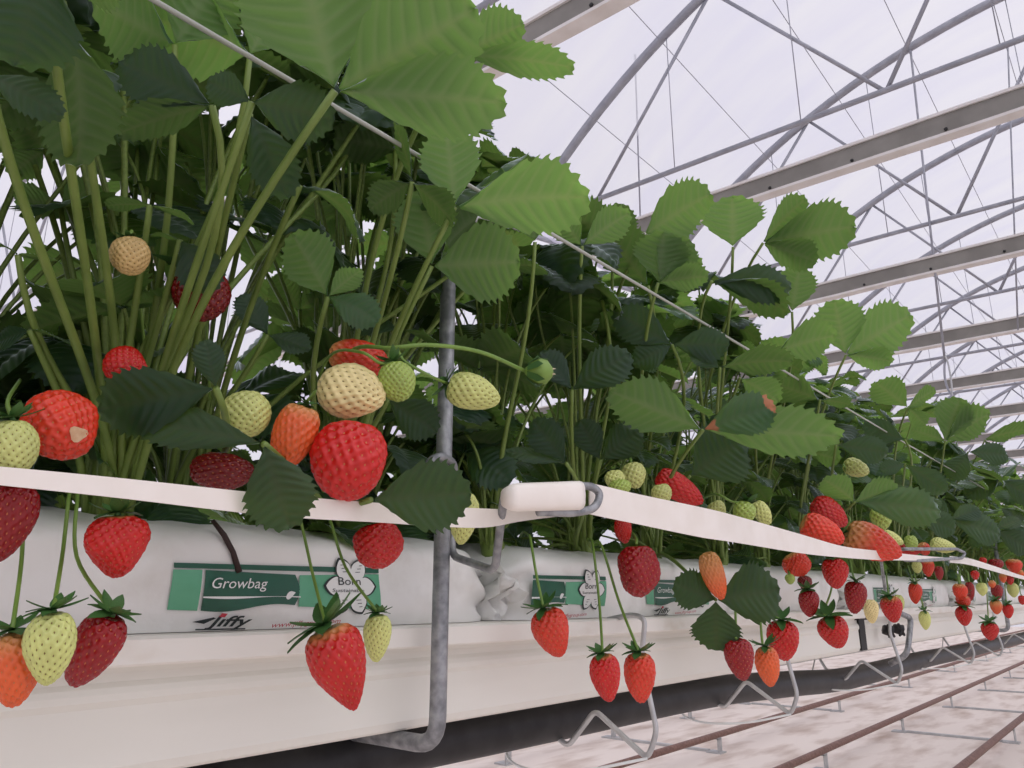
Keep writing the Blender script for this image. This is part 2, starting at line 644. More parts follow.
def growbag(xa, L, seed, label, prints):
    t = empty('growbag', (xa, GY + .13, ZC - .0225))
    a = MB()
    NX, NS = 150, 30
    vs, fs = [], []
    for i in range(NX + 1):
        u = i / NX
        x = L * u
        e = min(u, 1 - u) * L
        sq = 1 - .40 * max(0, 1 - e / .055) ** 2       # the ends are gathered and lower
        for j in range(NS + 1):
            s = j / NS                                  # front bottom, front top, rear top, rear bottom
            if s < .35:
                z = -.022 + .070 * (s / .35)
                y = bag_front(x, z, seed)
                if e < .06:
                    y += .03 * (1 - e / .06) ** 2 + .007 * math.sin(z * 170 + seed * 2) * (1 - e / .06)
            elif s < .65:
                q = (s - .35) / .3
                z = .048 + .013 * math.sin(math.pi * q)
                y0 = bag_front(x, .048, seed)
                y = y0 + (.75 - y0 - .02) * q
                z += .004 * noise.noise((x * 22, q * 5, seed)) + .002 * noise.noise((x * 60, q * 9, seed))
            else:
                q = (s - .65) / .35
                z = .048 - .070 * q
                y = .732 + .012 * math.sin(math.pi * q)
            z = -.022 + (z + .022) * sq
            vs.append((x, y - GY - .13, z + .0225))
    for i in range(NX):
        for j in range(NS):
            fs.append((i * (NS + 1) + j, (i + 1) * (NS + 1) + j, (i + 1) * (NS + 1) + j + 1, i * (NS + 1) + j + 1))
    for i in (0, NX):
        f = tuple(i * (NS + 1) + j for j in range(NS + 1))
        fs.append(f if i == 0 else tuple(reversed(f)))
    a.add(vs, fs)
    # crimped flap at both ends
    for sx, xx in ((-1, 0), (1, L)):
        fv, ff = [], []
        for i in range(7):
            for j in range(9):
                q = j / 8
                zz = .0 + .052 * q
                yy = -.10 + .03 * math.sin(q * 5 + seed) * (1 - i / 6) + .012 * math.sin(q * 11 + i)
                fv.append((xx - sx * .004 + sx * .016 * i / 6 * (1 - .5 * q), yy + .012 * math.sin(i * 1.3), zz + .001))
        for i in range(6):
            for j in range(8):
                ff.append((i * 9 + j, (i + 1) * 9 + j, (i + 1) * 9 + j + 1, i * 9 + j + 1))
        a.add(fv, ff)
    a.build('bag_film', MT['bag'], t)
    for px in prints:
        add_print(t, xa, px, seed, L)
    tag(t, label, 'growbag', 'white growbags on the gutter')
    return t


# print artwork in millimetre-like units taken on the first bag: u along the bag, v up
def tri_grid(poly_fn, nu, nv):
    vs, fs = [], []
    for i in range(nu + 1):
        for j in range(nv + 1):
            vs.append(poly_fn(i / nu, j / nv))
    for i in range(nu):
        for j in range(nv):
            fs.append((i * (nv + 1) + j, (i + 1) * (nv + 1) + j, (i + 1) * (nv + 1) + j + 1, i * (nv + 1) + j + 1))
    return vs, fs


def text_mesh(body, size, shear=0.0, bold=0.0, space=1.0):
    cu = bpy.data.curves.new('lettering', 'FONT')
    cu.body = body
    cu.size = size
    cu.shear = shear
    cu.offset = bold
    cu.space_character = space
    cu.resolution_u = 3
    o = bpy.data.objects.new('lettering', cu)
    C.objects.link(o)
    dg = bpy.context.evaluated_depsgraph_get()
    me = bpy.data.meshes.new_from_object(o.evaluated_get(dg))
    vs = [tuple(v.co) for v in me.vertices]
    fs = [tuple(p.vertices) for p in me.polygons]
    bpy.data.objects.remove(o)
    bpy.data.curves.remove(cu)
    bpy.data.meshes.remove(me)
    return vs, fs


PX0 = atY(166, 600, .512).x


def uv(cx, cy):
    """a point of the first bag's print, measured on an enlarged view of it, as (distance along the bag, height)"""
    P = atY(160 + cx * .2344, 540 + cy * .2344, .510)
    return P.x - PX0, P.z - ZC


PW = uv(945, 200)[0]
art = []         # (name, material, verts2d, faces, layer)


def patch(tl, tr, br, bl, nu=20, nv=6, bulge=0.0, wave=0.0):
    a0, b0, c0, d0 = (Vector(uv(*q)) for q in (tl, tr, br, bl))

    def f(a, b_):
        p = (d0 * (1 - a) + c0 * a) * (1 - b_) + (a0 * (1 - a) + b0 * a) * b_
        return (p.x + bulge * math.sin(math.pi * b_) * a, p.y - wave * math.sin(math.pi * 2 * a) * (1 - b_))
    return tri_grid(f, nu, nv)


art.append(('printed_band', 'green_dk', *patch((48, 97), (940, 120), (940, 142), (48, 119)), 1))
art.append(('printed_square', 'green_lt', *patch((45, 126), (168, 128), (160, 302), (36, 298), 8), 1))
art.append(('printed_block', 'green_dk', *patch((182, 128), (580, 148), (575, 278), (174, 302), 26, 10, .004, .0016), 1))
art.append(('printed_block', 'green_lt', *patch((598, 150), (940, 146), (938, 296), (590, 284), 20, 10), 1))
art.append(('printed_line', 'ink_white', *patch((176, 241), (598, 240), (598, 246), (176, 247), 24, 1, 0, .0008), 2))
art.append(('printed_leaf', 'ink_white', *tri_grid(lambda a, b_: (uv(535, 244)[0] + .0085 * a, uv(535, 244)[1] + .0035 * a + (b_ - .5) * .0055 * math.sin(math.pi * a ** .7)), 8, 4), 2))


def flower(scale, rot, n=6):
    vs, fs = [(0, 0)], []
    K, Q = 120, 6
    for m_ in range(1, Q + 1):
        for k in range(K):
            th = 2 * math.pi * k / K
            q = (th * n / (2 * math.pi)) % 1.0
            s_ = 1 - abs(q - .5) * 2
            r = scale * (.56 + .44 * (s_ ** .6)) * m_ / Q
            vs.append((r * math.cos(th + rot) * 1.08, r * math.sin(th + rot)))
    for k in range(K):
        fs.append((0, 1 + k, 1 + (k + 1) % K))
        for m_ in range(Q - 1):
            a_, b_ = 1 + m_ * K, 1 + (m_ + 1) * K
            fs.append((a_ + k, b_ + k, b_ + (k + 1) % K, a_ + (k + 1) % K))
    return vs, fs


FC = uv(812, 197)
FR = abs(uv(812, 60)[1] - FC[1])
for nm, m_, s_, ly in (('printed_flower', 'ink', FR, 3), ('printed_flower', 'ink_white', FR * .92, 4)):
    v, f_ = flower(s_, .0 - math.pi / 6)
    art.append((nm, m_, [(FC[0] + x, FC[1] + y) for x, y in v], f_, ly))
v, f_ = [], []
for k in range(6):
    th = k * math.pi / 3
    for q in (.50, .62, .74):
        x, y = FC[0] + FR * q * math.cos(th) * 1.08, FC[1] + FR * q * math.sin(th)
        w = FR * (.10 - (q - .5) * .16)
        if abs(math.sin(th)) < .3:
            continue
        o_ = len(v)
        v += [(x - w, y - .0002), (x + w, y), (x + w, y + .0005), (x - w, y + .0003)]
        f_ += [(o_, o_ + 1, o_ + 2, o_ + 3)]
art.append(('printed_flower', 'ink', v, f_, 5))


def put_text(nm, m_, body, cx0, cx1, cy, cap, shear=0, bold=0, ly=5, cy1=None):
    """text from cx0 to cx1 on the baseline cy, capitals cap high"""
    (u0, z0), (u1, z1) = uv(cx0, cy), uv(cx1, cy1 if cy1 is not None else cy)
    size = (uv(cx0, cy - cap)[1] - z0) / .70
    vs, fs = text_mesh(body, size, shear, bold)
    lo, hi = min(p[0] for p in vs), max(p[0] for p in vs)
    k = (u1 - u0) / (hi - lo)
    art.append((nm, m_, [(u0 + (p[0] - lo) * k, z0 + (z1 - z0) * (p[0] - lo) / (hi - lo) + p[1]) for p in vs], fs, ly))


put_text('lettering', 'ink_white', 'Growbag', 205, 452, 206, 46, shear=.18)
put_text('lettering', 'ink', 'Born', 752, 852, 192, 34)
put_text('lettering', 'ink', 'Sustainable', 728, 864, 222, 15)
put_text('lettering', 'ink', 'J\u0131ffy', 196, 392, 368, 46, shear=.36, bold=.0002)
put_text('lettering', 'ink_red', 'www.jiffygroup.com', 480, 775, 374, 22, shear=.18, cy1=354)
art.append(('logo_mark', 'ink_red', *patch((262, 312), (288, 314), (276, 330), (252, 328), 3, 3), 5))
art.append(('logo_mark', 'ink', *patch((228, 330), (240, 334), (190, 358), (140, 350), 8, 2), 5))
art.append(('logo_mark', 'ink', *patch((158, 380), (370, 376), (370, 382), (158, 386), 12, 1), 5))

PRINT_MESH = {}


def add_print(t, xa, pu, seed, L):
    root = t
    panel = None
    for (nm, m_, vs, fs, ly) in art:
        pts = []
        keep = True
        for (u, v_) in vs:
            x = pu + u
            x = max(.030, min(L - .004, x))
            z = v_
            y = bag_front(x, z, seed) - .0010 - .00040 * ly
            pts.append((x, y - GY - .13, z + .0225))
        xsn = [p[0] for p in pts]
        if max(xsn) - min(xsn) < .0005 or min(xsn) <= .0305 and nm in ('lettering', 'logo_mark', 'printed_leaf'):
            continue
        a = MB()
        a.add(pts, fs)
        a.build(nm, MT[m_], root, smooth=False)


def bag_print_u(xa, pxl):
    return atY(pxl, 600, .513).x - xa


growbag(-.395, 1.0, 1, 'nearest white growbag, green printed band facing out, beside the thick steel post', [PX0 + .395])
growbag(.62, 1.07, 2, 'white growbag right of the steel post, partly behind hanging berries', [-.012, .262])
for k in range(10):
    xa = 1.72 + 1.02 * k
    growbag(xa, 1.0, 3 + k, 'white growbag just past the black gutter joint' if k == 0 else 'small white growbag in the far stretch of the gutter',
            [.17, .60] if k < 2 else [])
    if k:
        pass

# ------------------------------------------------------------------ steel posts, tape holder, tape
def YZ(y, z, x=0):
    return Vector((x, y, z))


def hoop(x, label, zlow, big):
    t = empty('support_hoop', (x, .47, ZC + zlow))
    r = .0070
    a = MB()
    top = .45 - zlow
    a.tube(rounded([(0, 0, top), (0, 0, 0), (0, .30, 0), (0, .30, .135)], .022, 6), r, 12)
    a.build('rod', MT['steel'], t)
    a = MB()
    a.tube([(.003 * math.cos(q) + .011 * math.cos(q), .011 * math.sin(q), top - .059 + .002 * q) for q in [k * .4 for k in range(24)]], .0016, 6)
    a.build('string_ring', MT['steel_light'], t)
    tag(t, label, 'support hoop', 'steel hoops around the gutter')
    return t


hoop(.4765, 'thick grey steel hoop rod standing in front of the nearest growbag', -.1135, True)
hoop(3.40, 'small steel hoop rod in the far stretch of the row', -.1135, False)

# tape holders
def holder(x0, label, Yv=.358, pts=None, post_x=.4765, sleeve=None):
    t = empty('tape_holder', (post_x, .47, ZC + .02))
    off = Vector((post_x, .47, ZC + .02))
    a = MB()
    a.tube([p - off for p in rounded(pts, .010, 5)], .0033, 10)
    a.build('rod', MT['steel'], t)
    tag(t, label, 'tape holder', 'bent rods holding the tape')
    return t


h1pts = [atY(446, 478, .478), atY(431, 480, .462), atY(427, 462, .455), atY(440, 455, .452), atY(455, 463, .462), atY(452, 500, .478), atY(452, 556, .466), atY(495, 571, .405), atY(504, 495, .372), atY(510, 488.5, .360),
         atY(579, 486, .344), atY(592, 486, .342), atY(601, 494, .340), atY(595, 509, .339), atY(572, 513, .342), atY(538, 511.6, .350)]
h1 = holder(.4765, 'bent grey rod clipped to the thick hoop, wrapped with white tape', pts=h1pts)
h2pts = [atY(888, 612, .485), atY(883, 575, .47), atY(880, 552, .44), atY(905, 549, .365), atY(957, 549, .345), atY(965, 553, .343), atY(962, 558, .343), atY(924, 560.5, .352), atY(905, 560, .358)]
h2 = holder(1.865, 'bent grey rod loop holding the tape above the far gutter', pts=h2pts, post_x=1.80)


def ribbon(samples, thick=.0012):
    """samples: (top point, bottom point); a strip with thickness"""
    a = MB()
    vs, fs = [], []
    k = len(samples)
    for (p, q) in samples:
        d = Vector((0, 1, 0))
        vs += [p, q, q + d * thick, p + d * thick]
    for i in range(k - 1):
        for j in range(4):
            fs.append((i * 4 + j, i * 4 + (j + 1) % 4, (i + 1) * 4 + (j + 1) % 4, (i + 1) * 4 + j))
    fs += [(3, 2, 1, 0), tuple((k - 1) * 4 + j for j in range(4))]
    a.add(vs, fs)
    return a


def resample(keys, n=8):
    out = []
    top = catmull([Vector((k[0], k[1], k[3])) for k in keys], n)
    bot = catmull([Vector((k[0], k[2], k[3])) for k in keys], n)
    for p, q in zip(top, bot):
        out.append((atY(p.x, p.y, p.z), atY(q.x, q.y, q.z)))
    return out


left_keys = [(-260, 440, 457, .41), (-60, 462, 479, .405), (0, 466.5, 485, .40), (120, 478, 498, .40), (270, 494, 515.5, .40), (380, 503, 522.5, .397), (440, 506.5, 526.5, .392), (485, 508.5, 527.5, .385), (520, 510, 521.5, .372), (550, 511.5, 517.5, .360), (577, 513.2, 514.6, .347)]
right_keys = [(590, 483, 514, .348), (606, 486.5, 517.5, .347), (640, 494.5, 524.5, .347), (700, 507, 537, .347), (733, 515, 542, .347), (800, 534, 553, .350), (842, 546, 557.5, .352), (880, 551, 560, .354), (915, 555, 560.5, .352), (945, 557.5, 561, .348)]
far_keys = [(950, 556, 562.5, .347), (970, 558.5, 565, .35), (1000, 568, 573, .36), (1024, 576, 579.5, .37), (1060, 584, 587, .38)]
t = ribbon(resample(left_keys)).build('support_tape', MT['tape'], smooth=False)
tag(t, 'white support tape under the near berries, left of the rod loop', 'tape', 'white support tape')
t = ribbon(resample(right_keys)).build('support_tape', MT['tape'], smooth=False)
tag(t, 'wide white support tape slanting down to the right from the first rod loop', 'tape', 'white support tape')
# sleeve of tape folded over the rod
A, B = atY(507, 497.5, .352), atY(579, 495.5, .338)
a = MB()
vs, fs = [], []
N, K = 14, 18
hgt = px_size(A) * 14.2
for i in range(N + 1):
    u = i / N
    c = A + (B - A) * u
    hh = hgt * (1 - .28 * max(0, 1 - u / .12) ** 2) * (1 + .12 * u)
    for j in range(K):
        q = 2 * math.pi * j / K
        vs.append(c + Vector((.0, .0062 * math.cos(q) * (1 if abs(math.sin(q)) < .98 else .6), hh * (math.copysign(abs(math.sin(q)) ** .55, math.sin(q))))))
for i in range(N):
    for j in range(K):
        fs.append((i * K + j, i * K + (j + 1) % K, (i + 1) * K + (j + 1) % K, (i + 1) * K + j))
fs += [tuple(reversed(range(K))), tuple(N * K + j for j in range(K))]
a.add(vs, fs)
a.build('tape_wrap', MT['tape'], t)
t = ribbon(resample(far_keys)).build('support_tape', MT['tape'], smooth=False)
tag(t, 'far end of the white support tape beyond the second rod loop', 'tape', 'white support tape')

# W-shaped wire brackets hooked on the gutter lip
wl = ['W-shaped wire bracket hooked on the gutter behind a pair of hanging berries', 'wire bracket hooked on the gutter just left of the single wide red berry',
      'small wire bracket below the far gutter, fourth from the left', 'small wire bracket below the far gutter, fifth from the left', 'small wire bracket below the far gutter, sixth from the left']
for (x, lab, zo) in ((.787, wl[0], 0), (1.205, wl[1], 0), (1.80, 'wire bracket hooked on the gutter beside the black joint gap', -.004), (2.575, wl[2], -.012), (3.06, wl[3], -.018), (3.9, wl[4], -.02)):
    t = empty('wire_bracket', (x, .46, ZC - .165 + zo))
    a = MB()
    zt = .147 - zo
    a.tube(rounded([(0, .045, zt - .006), (0, .012, zt), (0, -.004, zt - .004), (0, .003, .1), (0, -.012, .028), (0, -.004, .008), (0, .002, 0),
                    (0, .066, .042), (0, .105, 0), (0, .142, .020), (0, .170, .075), (0, .19, .058 - zo)], .008, 4), .0031, 8)
    a.build('wire', MT['steel_light'], t)
    a = MB()
    a.tube(rounded([(-.002, .0, 0), (-.05, .05, -.012), (-.08, .11, -.014), (-.055, .16, -.004), (0, .16, .05)], .03, 5), .0016, 6)
    a.build('tie_wire', MT['ink_white'], t)
    tag(t, lab, 'wire bracket', 'wire brackets below the gutter')

# thick curved rod clip at the joint
t = empty('joint_clip', (1.92, .478, ZC - .12))
a = MB()
a.tube([p - t.location for p in rounded([atY(884, 613, .50), atY(897, 612, .475), atY(911, 618, .466), atY(909, 640, .466), atY(907, 655, .47), atY(890, 664, .51)], .02, 5)], .0062, 10)
a.build('rod', MT['steel'], t)
for dx in (-.065, .02):
    a = MB()
    a.tube([(dx, .012, .055), (dx + .01, -.004, .050)], [.010, .012], 6)
    a.tube([(dx - .016, -.003, .064), (dx + .022, -.003, .040)], .0034, 5)
    a.tube([(dx - .016, -.003, .040), (dx + .018, -.003, .060)], .0028, 5)
    a.build('wing_nut', MT['dark'], t)
tag(t, 'curved steel rod clip with wing nuts right of the black gutter joint', 'clip')

# string stretched along the crop, with a spring clip
P, Q = atY(150, -2, .385), atY(993, 493, .385)
d = (Q - P)
a = MB()
a.tube([P - d * .12 - P, d * .25, d * .6 + Vector((0, 0, -.004)), d * 1.6], .0017, 8)
o = a.build('support_string', MT['wire'])
o.location = P
tag(o, 'clear plastic string stretched diagonally across the foliage', 'string')
S = atY(518, 222, .380)
t = empty('string_clip', S)
a = MB()
k_ = px_size(S)
ring = [S + (RT * math.cos(q) * 8 - UP * math.sin(q) * 8) * k_ - FW * (.0022 - .0007 * q) for q in [math.pi * .5 + j * .35 for j in range(19)]]
tail = [atY(476, 222, .384), atY(478, 217, .383), atY(486, 219, .381), atY(505, 224, .379)]
a.tube([p - S for p in tail + ring], .0009, 6)
a.build('wire_loop', MT['steel_light'], t)
tag(t, 'small wire spring clip looped round the clear string', 'clip')


# ------------------------------------------------------------------ leaves
def leaflet(L, W, bend, fold, wave, rg, nt=9, per=4, nc=5, tip=1.0, twist=0.0):
    N = nt * per
    rows = N + 1
    vs, vein = [], []
    ph = rg.uniform(0, 6.28)
    tooth = [-.03, .055, .105, .02] if per == 4 else [0, .08]

    def outline(t):
        return max(.012, (math.sin(math.pi * min(1, t) ** 1.42) ** .70)) if t < 1 else .012

    def point(i, side, j):
        s = i / N
        c = j / nc
        te = s + .34 * (1 - s) * min(1, s * 3.2) * (1 if s < 1 else 0)
        w = W * outline(te)
        xe = L * te
        if j == nc and 0 < i < N:
            k = tooth[i % per]
            w *= 1 + k * 1.25
            xe += L * .035 * (1 if i % per == 2 else (.5 if i % per == 1 else 0)) * (1 if per == 4 else .5)
        xm = L * s * .985
        x = xm + (xe - xm) * c ** 1.25
        y = w * c
        z = 0.0
        q = ((i % per) - per / 2) / per
        z += .026 * W * (1 - math.cos(2 * math.pi * q)) * math.sin(math.pi * min(1, c * 1.05)) ** .7
        z += fold * y
        z += wave * W * math.sin(7 * s + ph + side) * c * c
        z -= .35 * W * abs(bend) * 3 * c ** 3 * .15
        y *= side
        # twist and bend along the midrib
        if twist:
            an = twist * s
            y, z = y * math.cos(an) - z * math.sin(an), y * math.sin(an) + z * math.cos(an)
        th = bend * x / L
        if abs(bend) > 1e-3:
            rr = L / bend
            X = (rr + z) * math.sin(th)
            Z = (rr + z) * math.cos(th) - rr
        else:
            X, Z = x, z
        v = 1.0 if j == 0 else (.8 * (1 - c * .5) if i % per == per // 2 else 0.0)
        return (X, y, Z), v

    idx = {}
    for i in range(rows):
        for j in range(nc + 1):
            for side in ((1,) if j == 0 else (1, -1)):
                p, v = point(i, side, j)
                idx[(i, j, side)] = len(vs)
                if j == 0:
                    idx[(i, j, -1)] = len(vs)
                vs.append(p)
                vein.append(v)
    fs = []
    for i in range(N):
        for j in range(nc):
            fs.append((idx[i, j, 1], idx[i + 1, j, 1], idx[i + 1, j + 1, 1], idx[i, j + 1, 1]))
            fs.append((idx[i, j, -1], idx[i, j + 1, -1], idx[i + 1, j + 1, -1], idx[i + 1, j, -1]))
    return vs, fs, vein


def leaf_geo(rg, lod=0, bend=None, lat=None, fold=None, sizes=(1, .92, .92), width=None, latbend=None):
    """trifoliate leaf, terminal leaflet of length 1 along +X, upper side +Z"""
    V, Fc, Ve = [], [], []
    nt, per, nc = ((9, 4, 5), (7, 2, 3))[lod]
    for k in range(3):
        L = sizes[k] * rg.uniform(.95, 1.05)
        W = L * (width or rg.uniform(.40, .47))
        bd = (bend if bend is not None else rg.uniform(.1, .8))
        if k and latbend is not None:
            bd = latbend
        vs, fs, ve = leaflet(L, W, bd, fold if fold is not None else rg.uniform(.05, .4), rg.uniform(.04, .14), rg, nt, per, nc, twist=rg.uniform(-.35, .35))
        ang = 0 if k == 0 else (1 if k == 1 else -1) * math.radians((lat or rg.uniform(62, 84)))
        roll = rg.uniform(-.2, .2)
        pit = rg.uniform(-.15, .15)
        Rm = Matrix.Rotation(ang, 4, 'Z') @ Matrix.Rotation(pit, 4, 'Y') @ Matrix.Rotation(roll, 4, 'X')
        stem = .07 if k == 0 else .035
        o = len(V)
        V += [tuple(Rm @ Vector((p[0] + stem, p[1], p[2]))) for p in vs]
        Fc += [tuple(i + o for i in f) for f in fs]
        Ve += ve
        # short leaflet stem
        m_ = MB()
        m_.tube([(0, 0, 0), Rm @ Vector((stem * 1.3, 0, -.004))], [.016, .011], 5, cap=False)
        o = len(V)
        V += m_.v
        Fc += [tuple(i + o for i in f) for f in m_.f]
        Ve += [.8] * len(m_.v)
    return V, Fc, Ve


def leaf_mesh(V, Fc, Ve, name='leaf'):
    me = bpy.data.meshes.new(name)
    me.from_pydata(V, [], Fc)
    me.materials.append(MT['leaf'])
    me.polygons.foreach_set('use_smooth', [True] * len(Fc))
    at = me.attributes.new('vein', 'FLOAT', 'POINT')
    at.data.foreach_set('value', Ve)
    me.update()
    return me


rl = random.Random(21)
LEAF = [leaf_mesh(*leaf_geo(rl)) for _ in range(12)]
LEAF_FLAT = [leaf_mesh(*leaf_geo(rl, bend=rl.uniform(.0, .3), fold=rl.uniform(.05, .2))) for _ in range(4)]
LEAF_DROOP = [leaf_mesh(*leaf_geo(rl, bend=rl.uniform(.8, 1.5), fold=rl.uniform(.1, .35))) for _ in range(4)]
LEAF_CUP = [leaf_mesh(*leaf_geo(rl, bend=rl.uniform(-.2, .2), fold=rl.uniform(.4, .7))) for _ in range(4)]


def leaf_matrix(A, d, nrm, size):
    x = d.normalized()
    z = (nrm - x * nrm.dot(x))
    z = z.normalized() if z.length > 1e-5 else x.orthogonal().normalized()
    y = z.cross(x)
    m = Matrix((x, y, z)).transposed().to_4x4()
    m = m @ Matrix.Scale(size, 4)
    m.translation = A
    return m


def set_matrix(o, m, parent_loc):
    m = m.copy()
    m.translation = m.translation - Vector(parent_loc)
    o.matrix_basis = m


class Plant:
    def __init__(s, base, label, group=None):
        s.base = Vector(base)
        s.root = empty('strawberry_plant', s.base)
        tag(s.root, label, 'strawberry plant', group or 'strawberry plants along the gutter')
        a = MB()
        a.tube([(0, 0, -.012), (.001, 0, .004), (.002, .001, .018)], [.010, .014, .009], 8)
        for k in range(5):
            q = k * 1.257
            a.tube([(.006 * math.cos(q), .006 * math.sin(q), .0), (.014 * math.cos(q), .014 * math.sin(q), .03)], [.006, .002], 5)
        a.build('crown', MT['stalk'], s.root)

    def leaf(s, A, d, nrm, size, me, r=.0024, lift=None):
        o = link('leaf', me, s.root)
        set_matrix(o, leaf_matrix(A, d, nrm, size), s.base)
        tone = R.uniform(.32, .85) if s.base.x < .8 else R.uniform(.38, 1.0)  # random tone kept low: shade inside the canopy put into leaf colour
        o.color = (tone, tone, tone, 1)
        # the stalk lies in leaf space so that it can be the leaf's child
        inv = o.matrix_basis.inverted()
        b0 = Vector((R.uniform(-.012, .012), R.uniform(-.012, .012), .004))
        a0 = A - s.base
        h = a0.z
        dd = d.normalized()
        if lift is None:
            c1 = b0 + Vector((a0.x * .12, a0.y * .12, max(.03, h * .55)))
            c2 = a0 - dd * min(.06, .35 * a0.length) - Vector((0, 0, min(.10, .25 * max(h, .05))))
        else:
            c1 = b0 + lift * .5
            c2 = a0 - (dd * .4 + lift.normalized() * .6) * .25 * a0.length
        pts = bezier(b0, c1, c2, a0, 12)
        a = MB()
        a.tube([inv @ p for p in pts], [r / size * (1.25 - .5 * i / 12) for i in range(13)], 7)
        so = link('leaf_stalk', a.mesh('leaf_stalk', [MT['stalk']]), o)
        return o


plants = []
near_labels = []
xs_, k = -.34, 0
while xs_ < 3.3:
    y = .575 if k % 2 == 0 else .665
    plants.append((xs_ + R.uniform(-.012, .012), y + R.uniform(-.01, .01)))
    xs_ += .098
    k += 1
PL = []
front_no = 0
names_front = ['strawberry plant at the left edge, its stalks rising past the picture corner', 'strawberry plant behind the scarred orange berry at the left edge',
               'strawberry plant rising behind the small cream berry among the stalks', 'strawberry plant holding the big bright leaf at the top centre',
               'strawberry plant behind the cluster of cream, green and big red berries', 'strawberry plant immediately right of the thick steel rod',
               'strawberry plant behind the white tape wrap on the rod loop', 'strawberry plant behind the three small green berries on the tape',
               'strawberry plant above the hanging orange berry and dark trifoliate leaf', 'strawberry plant behind the pair of red berries resting on slanting tape']
for i, (x, y) in enumerate(plants):
    front = i % 2 == 0
    j = i // 2
    if front and j < len(names_front):
        lab = names_front[j]
        grp = 'front row strawberry plants'
    elif not front and x < 1.5:
        lab, grp = 'rear row strawberry plant half hidden behind the nearest fruiting plants', 'rear row strawberry plants on the near bags'
    elif x < 1.9:
        lab, grp = 'bushy strawberry plant between the rod loops', 'plants between the two rod loops'
    else:
        lab, grp = 'strawberry plant in the dense green stretch past the second rod loop', 'plants past the second rod loop'
    PL.append(Plant((x, y, ZC + .052), lab, grp))


def nearest_plant(P, front=True):
    best = min(PL, key=lambda q: (q.base.x - P.x) ** 2 + ((q.base.y - P.y) * .3) ** 2 + (0 if (q.base.y < .62) == front else .004))
    return best


